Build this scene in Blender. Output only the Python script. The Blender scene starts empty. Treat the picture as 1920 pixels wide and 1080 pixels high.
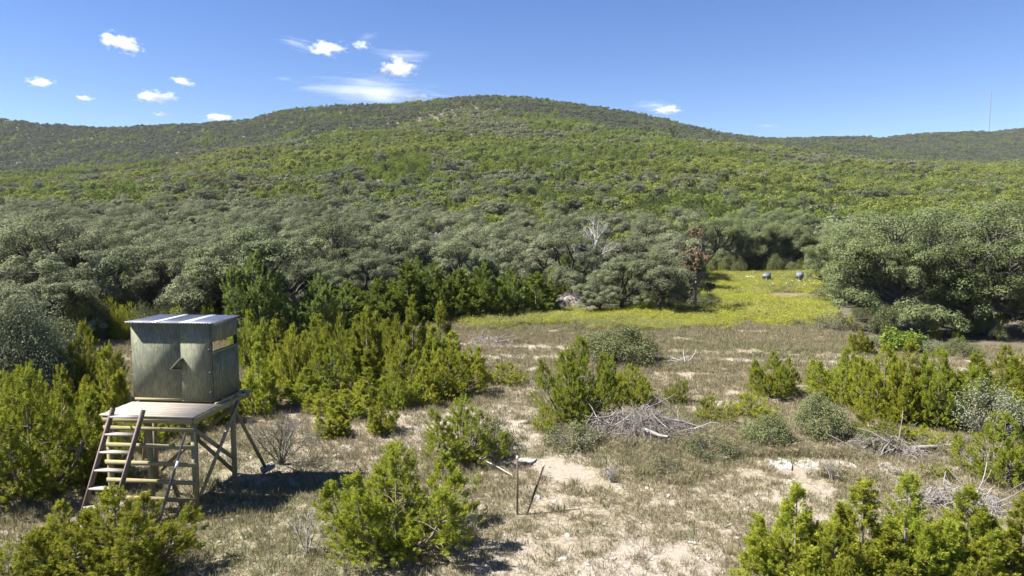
import bpy, math, random
import numpy as np
from mathutils import Vector, Matrix, Euler

random.seed(7)
sc = bpy.context.scene
C = sc.collection

# ------------------------------------------------------------------ camera
H = 6.65                       # camera height above the clearing (a low drone)
F = 1280.0                     # focal length in pixels of the 1920 px photograph
PITCH = math.atan(120 / F)     # looking slightly down
cam_d = bpy.data.cameras.new('camera')
cam_d.sensor_width = 36.0
cam_d.lens = 36.0 * F / 1920.0
cam_d.clip_start = 0.1
cam_d.clip_end = 20000
cam = bpy.data.objects.new('camera', cam_d)
C.objects.link(cam)
cam.location = (0, 0, H)
cam.rotation_euler = (math.pi / 2 - PITCH, 0, 0)
sc.camera = cam

# ------------------------------------------------------------------ light
SUN_TO = Vector((-0.74, -0.10, 1.0)).normalized()      # direction towards the sun
sun_d = bpy.data.lights.new('sun', 'SUN')
sun_d.energy = 5.0
sun_d.angle = math.radians(0.5)
sun_d.color = (1.0, 0.95, 0.87)
sun = bpy.data.objects.new('sun', sun_d)
C.objects.link(sun)
sun.rotation_euler = SUN_TO.to_track_quat('Z', 'Y').to_euler()

world = bpy.data.worlds.new('World')
sc.world = world
world.use_nodes = True
wn = world.node_tree
wn.nodes.clear()
sky = wn.nodes.new('ShaderNodeTexSky')
sky.sky_type = 'NISHITA'
sky.sun_disc = False
sky.sun_elevation = math.asin(SUN_TO.z)
sky.sun_rotation = math.atan2(SUN_TO.x, SUN_TO.y)
sky.altitude = 600
sky.air_density = 1.0
sky.dust_density = 0.15
sky.ozone_density = 3.0
hs = wn.nodes.new('ShaderNodeHueSaturation')
hs.inputs['Saturation'].default_value = 1.24
hs.inputs['Hue'].default_value = 0.515
bg = wn.nodes.new('ShaderNodeBackground')
bg.inputs['Strength'].default_value = 0.05
wo = wn.nodes.new('ShaderNodeOutputWorld')
wn.links.new(sky.outputs[0], hs.inputs['Color'])
wn.links.new(hs.outputs[0], bg.inputs[0])
wn.links.new(bg.outputs[0], wo.inputs['Surface'])

sc.view_settings.view_transform = 'Standard'
sc.view_settings.look = 'None'
sc.view_settings.exposure = 1.7
sc.view_settings.gamma = 1.0
sc.view_settings.use_curve_mapping = False
sc.cycles.max_bounces = 8
sc.cycles.diffuse_bounces = 5
sc.cycles.transparent_max_bounces = 6
sc.cycles.volume_bounces = 6

# ------------------------------------------------------------------ helpers
rs = np.random.RandomState


def fbm(x, y, scale, octv=4, seed=0, gain=0.5):
    """lattice value noise, about 0..1, vectorised"""
    x = np.asarray(x, float) / scale
    y = np.asarray(y, float) / scale
    tot = np.zeros(np.broadcast(x, y).shape)
    amp, norm = 1.0, 0.0
    for o in range(octv):
        xi = np.floor(x).astype(np.int64)
        yi = np.floor(y).astype(np.int64)
        fx, fy = x - xi, y - yi
        fx = fx * fx * (3 - 2 * fx)
        fy = fy * fy * (3 - 2 * fy)

        def hsh(a, b):
            n = (a * 374761393 + b * 668265263 + (seed + o * 17) * 1442695041) & 0x7fffffff
            n = ((n ^ (n >> 13)) * 1274126177) & 0x7fffffff
            n = (n ^ (n >> 16)) & 0x7fffffff
            return n / float(0x7fffffff)
        v = (hsh(xi, yi) * (1 - fx) + hsh(xi + 1, yi) * fx) * (1 - fy) + (hsh(xi, yi + 1) * (1 - fx) + hsh(xi + 1, yi + 1) * fx) * fy
        tot += v * amp
        norm += amp
        amp *= gain
        x = x * 2.03 + 5.1
        y = y * 2.03 + 1.7
    return tot / norm


def I(x, pts):
    return np.interp(x, [p[0] for p in pts], [p[1] for p in pts])


RIDGE = [(-600, 225), (0, 220), (100, 232), (200, 238), (300, 234), (380, 230), (480, 222), (520, 209), (560, 202), (640, 196), (740, 193), (800, 188), (860, 180),
         (930, 177), (1000, 182), (1100, 197), (1200, 213), (1300, 236), (1360, 249), (1420, 258), (1500, 257), (1600, 255), (1650, 257), (1700, 251),
         (1780, 246), (1850, 246), (1900, 241), (1920, 240), (2500, 240)]
SPUR = [(-600, 330), (0, 326), (200, 315), (400, 284), (520, 262), (640, 244), (760, 236), (930, 236), (1100, 242), (1300, 266), (1500, 290), (1700, 304), (1920, 304), (2500, 300)]
MID = [(-600, 352), (0, 350), (400, 328), (640, 308), (930, 302), (1300, 312), (1600, 330), (1920, 345), (2500, 345)]
RDIST = [(-600, 900), (0, 900), (450, 860), (600, 780), (930, 720), (1300, 720), (1450, 850), (1920, 1000), (2500, 1000)]


def zrow(row, y):
    return H - y * np.tan(np.arctan((row - 540) / F) + PITCH)


def terrain(x, y):
    x = np.asarray(x, float)
    y = np.asarray(y, float)
    ys = np.maximum(y, 1.0)
    col = 960 + F * x / (ys * math.cos(PITCH))
    col = np.clip(col, -600, 2500)
    rd = I(col, RDIST)
    R1 = np.full_like(col, 400.0)
    rows = [R1, I(col, MID), I(col, SPUR), I(col, SPUR) + np.where(np.abs(col - 1000) < 250, -18, 1), I(col, RIDGE)]
    ds = [np.full_like(col, 150.0), np.full_like(col, 300.0), np.full_like(col, 470.0), 0.55 * 470 + 0.45 * rd, rd]
    canopy = [5.6, 4.6, 4.2, 4.0, 3.6]
    zs = [zrow(r, d) - c for r, d, c in zip(rows, ds, canopy)]
    z = np.zeros_like(col)
    kn_d = [np.full_like(col, 72.0)] + ds + [rd * 1.35, rd * 3]
    kn_z = [np.zeros_like(col)] + zs + [zs[-1] * 0.75, zs[-1] * 0.2]
    for i in range(len(kn_d) - 1):
        m = (ys >= kn_d[i]) & (ys < kn_d[i + 1])
        t = (ys - kn_d[i]) / (kn_d[i + 1] - kn_d[i])
        if i in (1, 2, 3, 4):      # interpolate the picture angle, so the slope stays in view
            a0, a1 = (kn_z[i] - H) / kn_d[i], (kn_z[i + 1] - H) / kn_d[i + 1]
            zz = H + ys * (a0 + (a1 - a0) * t)
        else:
            zz = kn_z[i] + (kn_z[i + 1] - kn_z[i]) * t
        z = np.where(m, zz, z)
    z = np.where(ys >= kn_d[-1], kn_z[-1], z)
    amp = np.clip((ys - 100) / 300, 0, 1) * 12.0 * np.clip((rd - ys) / 120, 0, 1)
    z = z + (fbm(x, y, 85, 4, 5) - 0.5) * amp
    z = z + (fbm(x, y, 6, 3, 9) - 0.5) * 0.14 + (fbm(x, y, 0.9, 2, 19) - 0.5) * 0.03
    dip = np.exp(-(((x + 6.3) / 1.6) ** 2 + ((y - 17.2) / 1.2) ** 2))
    return z - 0.1 * dip


def tz(x, y):
    return float(terrain(np.array([x]), np.array([y]))[0])


def G(px, py, z=0.0):
    """picture point of the photograph -> place on the level z"""
    u, v = (px - 960) / F, (540 - py) / F
    d = (u, math.cos(PITCH) + v * math.sin(PITCH), -math.sin(PITCH) + v * math.cos(PITCH))
    t = (z - H) / d[2]
    return d[0] * t, d[1] * t


def depth_at(x, y, z=0.0):
    return y * math.cos(PITCH) + (H - z) * math.sin(PITCH)


def to_px(x, y, z):
    d = y * math.cos(PITCH) + (H - z) * math.sin(PITCH)
    v = ((z - H) * math.cos(PITCH) + y * math.sin(PITCH)) / d
    return 960 + F * x / d, 540 - F * v


def poly_g(pts):
    return [G(*p) for p in pts]


def inside(x, y, poly):
    x = np.asarray(x, float)
    y = np.asarray(y, float)
    r = np.zeros(x.shape, bool)
    n = len(poly)
    j = n - 1
    for i in range(n):
        xi, yi = poly[i]
        xj, yj = poly[j]
        c = ((yi > y) != (yj > y)) & (x < (xj - xi) * (y - yi) / (yj - yi + 1e-12) + xi)
        r ^= c
        j = i
    return r


def seg_dist(x, y, pts):
    best = np.full(np.shape(x), 1e9)
    for (ax, ay), (bx, by) in zip(pts[:-1], pts[1:]):
        dx, dy = bx - ax, by - ay
        t = np.clip(((x - ax) * dx + (y - ay) * dy) / (dx * dx + dy * dy), 0, 1)
        best = np.minimum(best, np.hypot(x - ax - t * dx, y - ay - t * dy))
    return best


# ---- mesh building: a part is (V, F, mat, tint)
class MB:
    def __init__(s):
        s.parts = []

    def add(s, V, Fc, mat=0, tint=None):
        V = np.asarray(V, np.float32).reshape(-1, 3)
        Fc = np.asarray(Fc, np.int32)
        if tint is None:
            tint = np.full(len(V), 0.5, np.float32)
        s.parts.append((V, Fc, mat, np.asarray(tint, np.float32)))
        return s

    def box(s, c, size, R=None, mat=0, tint=0.5):
        h = np.array(size) / 2
        V = np.array([[x, y, z] for x in (-1, 1) for y in (-1, 1) for z in (-1, 1)]) * h
        if R is not None:
            V = V @ np.asarray(R).T
        V = V + np.array(c)
        Fc = [[0, 1, 3, 2], [4, 6, 7, 5], [0, 4, 5, 1], [2, 3, 7, 6], [0, 2, 6, 4], [1, 5, 7, 3]]
        return s.add(V, Fc, mat, np.full(8, tint))

    def beam(s, p0, p1, w, t, side=(1, 0, 0), mat=0, tint=0.5):
        """a sawn board from p0 to p1: w wide along side, t thick"""
        p0, p1 = np.array(p0, float), np.array(p1, float)
        d = p1 - p0
        L = np.linalg.norm(d)
        d /= L
        sd = np.array(side, float)
        sd -= d * sd.dot(d)
        sd /= np.linalg.norm(sd)
        n = np.cross(d, sd)
        R = np.stack([sd, n, d], 1)
        return s.box((p0 + p1) / 2, (w, t, L), R, mat, tint)

    def tube(s, P, r, n=6, mat=0, tint=0.5, cap=True):
        P = np.asarray(P, float)
        r = np.broadcast_to(np.asarray(r, float), (len(P),))
        d = np.gradient(P, axis=0)
        d /= np.linalg.norm(d, axis=1)[:, None] + 1e-9
        up = np.array([0.31, 0.17, 0.93]) if abs(d[0][2]) < 0.9 else np.array([1.0, 0.1, 0])
        a = np.cross(d, up)
        a /= np.linalg.norm(a, axis=1)[:, None] + 1e-9
        b = np.cross(d, a)
        th = np.arange(n) * 2 * math.pi / n
        V = P[:, None, :] + r[:, None, None] * (np.cos(th)[None, :, None] * a[:, None, :] + np.sin(th)[None, :, None] * b[:, None, :])
        V = V.reshape(-1, 3)
        m = len(P)
        i = np.arange(m - 1)[:, None] * n
        j = np.arange(n)[None, :]
        k = (j + 1) % n
        Fc = np.stack([i + j, i + k, i + n + k, i + n + j], -1).reshape(-1, 4)
        s.add(V, Fc, mat, np.full(len(V), tint))
        if cap:
            if n == 4:
                s.add(V[:4], [[3, 2, 1, 0]], mat, np.full(4, tint))
                s.add(V[-4:], [[0, 1, 2, 3]], mat, np.full(4, tint))
            elif n > 4:
                for ring, o in ((V[:n], 1), (V[-n:], 0)):
                    VV = np.vstack([ring, ring.mean(0)[None]])
                    ff = [[q, (q + 1) % n, n] if not o else [(q + 1) % n, q, n] for q in range(n)]
                    s.add(VV, ff, mat, np.full(n + 1, tint))
        return s

    def mesh(s, name, mats, smooth=False):
        me = bpy.data.meshes.new(name)
        nv = sum(len(p[0]) for p in s.parts)
        V = np.concatenate([p[0] for p in s.parts])
        T = np.concatenate([p[3] for p in s.parts])
        loops, starts, totals, mi = [], [], [], []
        off, lo = 0, 0
        for (v, f, m, t) in s.parts:
            k = f.shape[1]
            loops.append((f + off).ravel())
            starts.append(lo + np.arange(len(f)) * k)
            totals.append(np.full(len(f), k))
            mi.append(np.full(len(f), m))
            lo += f.size
            off += len(v)
        loops = np.concatenate(loops).astype(np.int32)
        starts = np.concatenate(starts).astype(np.int32)
        totals = np.concatenate(totals).astype(np.int32)
        mi = np.concatenate(mi).astype(np.int32)
        me.vertices.add(nv)
        me.vertices.foreach_set('co', V.astype(np.float32).ravel())
        me.loops.add(len(loops))
        me.loops.foreach_set('vertex_index', loops)
        me.polygons.add(len(starts))
        me.polygons.foreach_set('loop_start', starts)
        me.polygons.foreach_set('loop_total', totals)
        me.polygons.foreach_set('material_index', mi)
        if smooth:
            me.polygons.foreach_set('use_smooth', np.ones(len(starts), bool))
        at = me.attributes.new('tint', 'FLOAT', 'POINT')
        at.data.foreach_set('value', T.astype(np.float32))
        for m in (mats if isinstance(mats, (list, tuple)) else [mats]):
            me.materials.append(m)
        me.update(calc_edges=True)
        return me


def link(name, me, parent=None, loc=None, rot=None, scale=None):
    o = bpy.data.objects.new(name, me)
    C.objects.link(o)
    if parent is not None:
        o.parent = parent
    if loc is not None:
        o.location = loc
    if rot is not None:
        o.rotation_euler = rot
    if scale is not None:
        o.scale = scale
    return o


def tag(o, label=None, cat=None, group=None, kind=None):
    if label:
        o['label'] = label
    if cat:
        o['category'] = cat
    if group:
        o['group'] = group
    if kind:
        o['kind'] = kind
    return o


# ------------------------------------------------------------------ materials
def new_mat(name):
    m = bpy.data.materials.new(name)
    m.use_nodes = True
    nt = m.node_tree
    nt.nodes.clear()
    out = nt.nodes.new('ShaderNodeOutputMaterial')
    return m, nt, out


def N(nt, t, **kw):
    n = nt.nodes.new(t)
    for k, v in kw.items():
        if k.startswith('i_'):
            key = k[2:].replace('_', ' ')
            n.inputs[key].default_value = v
        else:
            setattr(n, k, v)
    return n


def mixc(nt, fac, a, b, mode='MIX'):
    n = nt.nodes.new('ShaderNodeMix')
    n.data_type = 'RGBA'
    n.blend_type = mode
    n.clamp_factor = True
    for sock, val in ((n.inputs[0], fac), (n.inputs[6], a), (n.inputs[7], b)):
        if isinstance(val, bpy.types.NodeSocket):
            nt.links.new(val, sock)
        elif isinstance(val, (int, float)):
            sock.default_value = val
        else:
            sock.default_value = (*val, 1)
    return n.outputs[2]


def mapr(nt, v, a, b, c, d):
    n = nt.nodes.new('ShaderNodeMapRange')
    nt.links.new(v, n.inputs[0])
    for i, q in enumerate((a, b, c, d)):
        n.inputs[i + 1].default_value = q
    return n.outputs[0]


def noise(nt, vec, scale, detail=4, rough=0.55, dist=0.0):
    n = nt.nodes.new('ShaderNodeTexNoise')
    n.inputs['Scale'].default_value = scale
    n.inputs['Detail'].default_value = detail
    n.inputs['Roughness'].default_value = rough
    n.inputs['Distortion'].default_value = dist
    if vec is not None:
        nt.links.new(vec, n.inputs['Vector'])
    return n.outputs[0]


def attr(nt, name):
    n = nt.nodes.new('ShaderNodeAttribute')
    n.attribute_name = name
    return n.outputs['Fac']


def leaf_mat(name, ca, cb, cc, transl=0.3, gloss=0.0, far=False):
    """foliage: ca..cb by leaf cluster, towards cc on some plants"""
    m, nt, out = new_mat(name)
    L = nt.links
    t = attr(nt, 'tint')
    oi = nt.nodes.new('ShaderNodeObjectInfo')
    base = mixc(nt, t, ca, cb)
    r = mapr(nt, oi.outputs['Random'], 0.25, 1.0, 0.0, 0.75)
    base = mixc(nt, r, base, cc)
    hsv = nt.nodes.new('ShaderNodeHueSaturation')
    L.new(base, hsv.inputs['Color'])
    # plants differ a little in darkness
    mul = nt.nodes.new('ShaderNodeMath')
    mul.operation = 'MULTIPLY'
    mul.inputs[1].default_value = 7.31
    L.new(oi.outputs['Random'], mul.inputs[0])
    fr = nt.nodes.new('ShaderNodeMath')
    fr.operation = 'FRACT'
    L.new(mul.outputs[0], fr.inputs[0])
    L.new(mapr(nt, fr.outputs[0], 0, 1, 0.78, 1.2), hsv.inputs['Value'])
    d = nt.nodes.new('ShaderNodeBsdfDiffuse')
    L.new(hsv.outputs[0], d.inputs['Color'])
    tr = nt.nodes.new('ShaderNodeBsdfTranslucent')
    L.new(hsv.outputs[0], tr.inputs['Color'])
    ms = nt.nodes.new('ShaderNodeMixShader')
    ms.inputs[0].default_value = transl
    L.new(d.outputs[0], ms.inputs[1])
    L.new(tr.outputs[0], ms.inputs[2])
    res = ms.outputs[0]
    if gloss > 0:
        g = nt.nodes.new('ShaderNodeBsdfGlossy')
        g.inputs['Roughness'].default_value = 0.45
        g.inputs['Color'].default_value = (0.9, 0.95, 1, 1)
        m2 = nt.nodes.new('ShaderNodeMixShader')
        m2.inputs[0].default_value = gloss
        L.new(res, m2.inputs[1])
        L.new(g.outputs[0], m2.inputs[2])
        res = m2.outputs[0]
    L.new(res, out.inputs['Surface'])
    return m


def wood_mat(name, ca, cb, scale=(6, 6, 1), stain=None, rough=0.85, bump=0.25, fine=9.0, swirl=0.6):
    """weathered wood: streaks along the object's local axis given by the small scale component"""
    m, nt, out = new_mat(name)
    L = nt.links
    tc = nt.nodes.new('ShaderNodeTexCoord')
    mp = nt.nodes.new('ShaderNodeMapping')
    mp.inputs['Scale'].default_value = scale
    L.new(tc.outputs['Object'], mp.inputs['Vector'])
    n1 = noise(nt, mp.outputs[0], 2.2, 6, 0.62, swirl)
    n2 = noise(nt, mp.outputs[0], fine, 4, 0.7, 0.2)
    n3 = noise(nt, tc.outputs['Object'], 2.6, 5, 0.65, 0.8)
    f = nt.nodes.new('ShaderNodeMath')
    f.operation = 'ADD'
    L.new(n1, f.inputs[0])
    L.new(n2, f.inputs[1])
    base = mixc(nt, mapr(nt, f.outputs[0], 0.72, 1.28, 0, 1), ca, cb)
    if stain:
        base = mixc(nt, mapr(nt, n3, 0.45, 0.62, 0, 0.75), base, stain)
    base = mixc(nt, mapr(nt, attr(nt, 'tint'), 0, 1, 0.0, 0.35), base, (min(1, cb[0] * 1.25), min(1, cb[1] * 1.25), min(1, cb[2] * 1.25)))
    p = nt.nodes.new('ShaderNodeBsdfPrincipled')
    L.new(base, p.inputs['Base Color'])
    p.inputs['Roughness'].default_value = rough
    p.inputs['Specular IOR Level'].default_value = 0.25
    b = nt.nodes.new('ShaderNodeBump')
    b.inputs['Strength'].default_value = bump
    b.inputs['Distance'].default_value = 0.01
    L.new(n2, b.inputs['Height'])
    L.new(b.outputs[0], p.inputs['Normal'])
    L.new(p.outputs[0], out.inputs['Surface'])
    return m


def plain_mat(name, ca, cb=None, rough=0.8, metal=0.0, scale=8.0, bump=0.0, spec=0.3):
    m, nt, out = new_mat(name)
    L = nt.links
    tc = nt.nodes.new('ShaderNodeTexCoord')
    n1 = noise(nt, tc.outputs['Object'], scale, 6, 0.65)
    oi = nt.nodes.new('ShaderNodeObjectInfo')
    base = mixc(nt, mapr(nt, n1, 0.3, 0.7, 0, 1), ca, cb or ca)
    hsv = nt.nodes.new('ShaderNodeHueSaturation')
    L.new(base, hsv.inputs['Color'])
    L.new(mapr(nt, oi.outputs['Random'], 0, 1, 0.85, 1.12), hsv.inputs['Value'])
    p = nt.nodes.new('ShaderNodeBsdfPrincipled')
    L.new(hsv.outputs[0], p.inputs['Base Color'])
    p.inputs['Roughness'].default_value = rough
    p.inputs['Metallic'].default_value = metal
    p.inputs['Specular IOR Level'].default_value = spec
    if bump:
        b = nt.nodes.new('ShaderNodeBump')
        b.inputs['Strength'].default_value = bump
        b.inputs['Distance'].default_value = 0.02
        L.new(n1, b.inputs['Height'])
        L.new(b.outputs[0], p.inputs['Normal'])
    L.new(p.outputs[0], out.inputs['Surface'])
    return m


M = {}
M['juniper'] = leaf_mat('juniper_leaf', (0.15, 0.175, 0.025), (0.385, 0.39, 0.05), (0.25, 0.30, 0.04), 0.48)
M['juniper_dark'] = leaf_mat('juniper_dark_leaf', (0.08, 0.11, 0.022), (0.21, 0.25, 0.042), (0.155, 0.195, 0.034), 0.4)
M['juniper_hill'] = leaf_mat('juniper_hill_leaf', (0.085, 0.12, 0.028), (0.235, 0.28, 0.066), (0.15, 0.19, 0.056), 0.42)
M['hill_bright'] = leaf_mat('juniper_sun_tone_leaf', (0.11, 0.14, 0.03), (0.26, 0.28, 0.06), (0.18, 0.21, 0.05), 0.42)  # lighter copy of the hill juniper, sunlight put into its colour
M['oak'] = leaf_mat('oak_leaf', (0.095, 0.105, 0.06), (0.25, 0.265, 0.16), (0.145, 0.17, 0.085), 0.28)
M['oak_green'] = leaf_mat('oak_green_leaf', (0.075, 0.098, 0.038), (0.22, 0.255, 0.115), (0.165, 0.19, 0.09), 0.26)
M['oak_hill'] = leaf_mat('oak_hill_leaf', (0.11, 0.12, 0.062), (0.24, 0.255, 0.14), (0.19, 0.20, 0.12), 0.33)
M['oak_ridge'] = leaf_mat('oak_ridge_leaf', (0.065, 0.078, 0.045), (0.145, 0.16, 0.095), (0.12, 0.13, 0.085), 0.3)
M['yellow_leaf'] = leaf_mat('autumn_leaf', (0.13, 0.13, 0.05), (0.23, 0.215, 0.075), (0.17, 0.16, 0.08), 0.3)
M['brown_leaf'] = leaf_mat('brown_leaf', (0.085, 0.062, 0.036), (0.17, 0.13, 0.075), (0.14, 0.11, 0.065), 0.2)
M['shrub'] = leaf_mat('shrub_leaf', (0.085, 0.10, 0.04), (0.19, 0.205, 0.095), (0.14, 0.15, 0.08), 0.25)
M['silver'] = leaf_mat('silver_leaf', (0.11, 0.125, 0.07), (0.24, 0.26, 0.165), (0.18, 0.20, 0.13), 0.25)
M['bright'] = leaf_mat('bright_broad_leaf', (0.10, 0.15, 0.025), (0.24, 0.30, 0.06), (0.16, 0.20, 0.04), 0.35)
M['weed'] = leaf_mat('yellow_weed', (0.22, 0.25, 0.035), (0.42, 0.43, 0.06), (0.32, 0.33, 0.07), 0.45)
M['weed_pale'] = leaf_mat('pale_weed', (0.20, 0.22, 0.05), (0.38, 0.38, 0.10), (0.28, 0.28, 0.09), 0.4)
M['dry_grass'] = leaf_mat('dry_grass', (0.17, 0.145, 0.085), (0.37, 0.32, 0.21), (0.21, 0.20, 0.11), 0.35)
M['green_grass'] = leaf_mat('green_grass', (0.12, 0.13, 0.055), (0.26, 0.255, 0.13), (0.17, 0.17, 0.08), 0.35)
M['bark_dark'] = plain_mat('oak_bark', (0.035, 0.03, 0.026), (0.10, 0.09, 0.078), 0.95, scale=5)
M['bark'] = plain_mat('juniper_bark', (0.11, 0.09, 0.07), (0.24, 0.21, 0.18), 0.95, scale=9)
M['twig'] = plain_mat('grey_twig', (0.10, 0.088, 0.078), (0.24, 0.215, 0.195), 0.95, scale=3)
M['dead_wood'] = plain_mat('dead_wood', (0.19, 0.17, 0.155), (0.34, 0.315, 0.29), 0.9, scale=4)
M['white_wood'] = plain_mat('bleached_wood', (0.26, 0.245, 0.235), (0.40, 0.38, 0.365), 0.9, scale=3)
M['rock'] = plain_mat('limestone', (0.22, 0.205, 0.185), (0.42, 0.40, 0.37), 0.95, scale=7, bump=0.5)
M['ledge'] = plain_mat('white_limestone', (0.20, 0.185, 0.16), (0.42, 0.40, 0.365), 0.95, scale=9, bump=0.6)
M['heap'] = plain_mat('earth_and_rot', (0.20, 0.17, 0.14), (0.40, 0.35, 0.31), 0.95, scale=6, bump=0.8)
M['rust'] = plain_mat('rusty_steel', (0.07, 0.048, 0.038), (0.13, 0.09, 0.07), 0.9, scale=30)
M['post_tip'] = plain_mat('white_post_tip', (0.55, 0.52, 0.5), (0.7, 0.68, 0.65), 0.7)
M['plywood'] = wood_mat('painted_plywood', (0.028, 0.033, 0.027), (0.225, 0.23, 0.155), (6, 6, 0.8), (0.075, 0.085, 0.075), bump=0.3, fine=7, swirl=2.6)
M['treated'] = wood_mat('treated_lumber', (0.11, 0.095, 0.045), (0.29, 0.255, 0.135), (12, 12, 1.2), (0.2, 0.18, 0.12))
M['treated_h'] = wood_mat('treated_lumber_lengthwise', (0.12, 0.10, 0.05), (0.31, 0.27, 0.145), (1.2, 12, 12), (0.2, 0.18, 0.12))
M['ladder'] = wood_mat('ladder_lumber', (0.075, 0.052, 0.042), (0.185, 0.14, 0.12), (10, 10, 1.2), (0.2, 0.15, 0.14))
M['tread'] = wood_mat('ladder_tread_wood', (0.15, 0.13, 0.12), (0.33, 0.30, 0.28), (1.5, 12, 12))
M['deck'] = wood_mat('bleached_deck', (0.12, 0.10, 0.078), (0.33, 0.30, 0.26), (1.6, 14, 14), (0.3, 0.26, 0.21))
M['dark'] = plain_mat('painted_inner_shade', (0.015, 0.016, 0.016), rough=0.9)  # near-black floor and window studs: the cabin's inner shade put into colour
M['hinge'] = plain_mat('old_hinge', (0.05, 0.05, 0.05), (0.14, 0.12, 0.1), 0.6, 0.5, 20)
M['roof'] = plain_mat('galvanised_roof', (0.30, 0.32, 0.35), (0.42, 0.44, 0.48), 0.42, 0.85, 5)
M['roof_white'] = plain_mat('roof_lap_glare', (0.80, 0.82, 0.86), (0.86, 0.88, 0.9), 0.5, 0.35, 5)  # sheet overlaps, their bright reflection put into a paler colour
M['pipe'] = plain_mat('grey_pipe', (0.10, 0.11, 0.15), (0.2, 0.21, 0.26), 0.35, 0.8, 12)
M['plate'] = plain_mat('pale_plate', (0.5, 0.54, 0.6), (0.6, 0.64, 0.7), 0.5)
M['feeder'] = plain_mat('feeder_steel', (0.13, 0.15, 0.18), (0.18, 0.20, 0.235), 0.8, 0.0, 4)
M['white'] = plain_mat('white_plastic', (0.5, 0.51, 0.52), (0.6, 0.6, 0.6), 0.5, scale=3)
M['mast'] = plain_mat('mast_steel', (0.2, 0.2, 0.23), (0.25, 0.24, 0.27), 0.7, 0.0)

# ------------------------------------------------------------------ the ground: one sheet from behind the drone to beyond the ridge
def ground_zones(x, y):
    """bare caliche, green grass, yellow weeds, brown dry stalks, forest floor; each 0..1"""
    wx = x + (fbm(x, y, 3.0, 3, 31) - 0.5) * 3.2
    wy = y + (fbm(x, y, 3.0, 3, 37) - 0.5) * 3.2
    bare = np.zeros_like(x)
    for pl in BARE:
        bare = np.maximum(bare, np.where(inside(wx, wy, pl), 0.9, 0))
    n = fbm(x, y, 2.6, 4, 41)
    bare = np.clip(np.maximum(bare * (0.40 + 0.9 * (n - 0.3)), np.clip((n - 0.62) * 4, 0, 0.45)), 0, 1)
    for tr in TRACKS:
        dd = seg_dist(x + (fbm(x, y, 1.5, 2, 3) - 0.5) * 0.8, y + (fbm(x, y, 1.2, 2, 4) - 0.5) * 0.8, tr)
        bare = np.maximum(bare, np.clip(1.25 - dd / 0.8, 0, 0.95))
    wx = x + (fbm(x, y, 5.0, 3, 61) - 0.5) * 4
    wy = y + (fbm(x, y, 5.0, 3, 67) - 0.5) * 5
    yel = np.zeros_like(x)
    for pl in YELLOW:
        yel = np.maximum(yel, np.where(inside(wx, wy, pl), 1.0, 0))
    for pl in NOT_YELLOW:
        yel = np.where(inside(wx, wy, pl), 0.0, yel)
    brown = np.zeros_like(x)
    for pl in BROWN:
        brown = np.maximum(brown, np.where(inside(wx, wy, pl), 1.0, 0))
    yel = yel * (1 - brown)
    grn = np.clip((fbm(x, y, 7.0, 4, 71) - 0.42) * 3.2, 0, 1)
    grn = np.maximum(grn, np.where(inside(wx, wy, GREENISH), 0.8, 0))
    fl = forest_mask(x, y).astype(float)
    yel = yel * (1 - fl)
    return bare, grn, yel, brown, fl


FOREST_EDGE = [(-600, 720), (-100, 700), (0, 690), (100, 655), (250, 640), (520, 640), (570, 625), (700, 606), (860, 601), (1030, 585), (1045, 566), (1100, 566), (1110, 584),
               (1280, 580), (1300, 574), (1308, 530), (1325, 524), (1545, 524), (1556, 530), (1566, 600), (1620, 634), (1700, 645), (1920, 655), (2500, 700)]


def forest_mask(x, y):
    ys = np.maximum(y, 1.0)
    px, py = to_px(x, ys, 0.0 * x)
    edge = I(px, FOREST_EDGE)
    return (py < edge - 2) & (y > 20)


BARE = [poly_g(p) for p in (
    [(590, 745), (800, 755), (1000, 775), (1010, 830), (880, 850), (640, 850), (430, 800), (450, 760)],
    [(380, 840), (640, 830), (650, 905), (400, 930)],
    [(1405, 862), (1500, 852), (1720, 862), (1700, 893), (1560, 890), (1420, 892)],
    [(1060, 1120), (1190, 1000), (1420, 1005), (1450, 1120)],
    [(985, 850), (1110, 850), (1110, 895), (990, 900)],
    [(1290, 745), (1460, 752), (1500, 790), (1350, 790), (1290, 765)],
    [(880, 1020), (1010, 1030), (1010, 1110), (870, 1110)],
    [(560, 860), (700, 850), (760, 900), (600, 910)])]
TRACKS = [poly_g(p) for p in (
    [(880, 646), (1000, 651), (1130, 656), (1400, 663), (1700, 672), (1900, 684)],
    [(880, 668), (1000, 672), (1150, 672), (1400, 676), (1700, 686), (1900, 700)])]
YELLOW = [poly_g(p) for p in (
    [(850, 597), (1040, 586), (1200, 583), (1300, 588), (1380, 578), (1420, 567), (1500, 562), (1560, 562), (1585, 600), (1500, 602), (1400, 607), (1290, 612), (1100, 611), (880, 617)],
    [(1290, 556), (1310, 524), (1330, 519), (1560, 517), (1560, 550), (1440, 546), (1420, 558), (1350, 562)],
    )]
NOT_YELLOW = [poly_g([(1290, 585), (1310, 563), (1370, 572), (1330, 590)])]
BROWN = [poly_g([(1400, 551), (1440, 546), (1545, 550), (1500, 557), (1460, 566), (1430, 560)])]
GREENISH = poly_g([(900, 690), (1060, 690), (1060, 720), (900, 715)])

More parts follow.
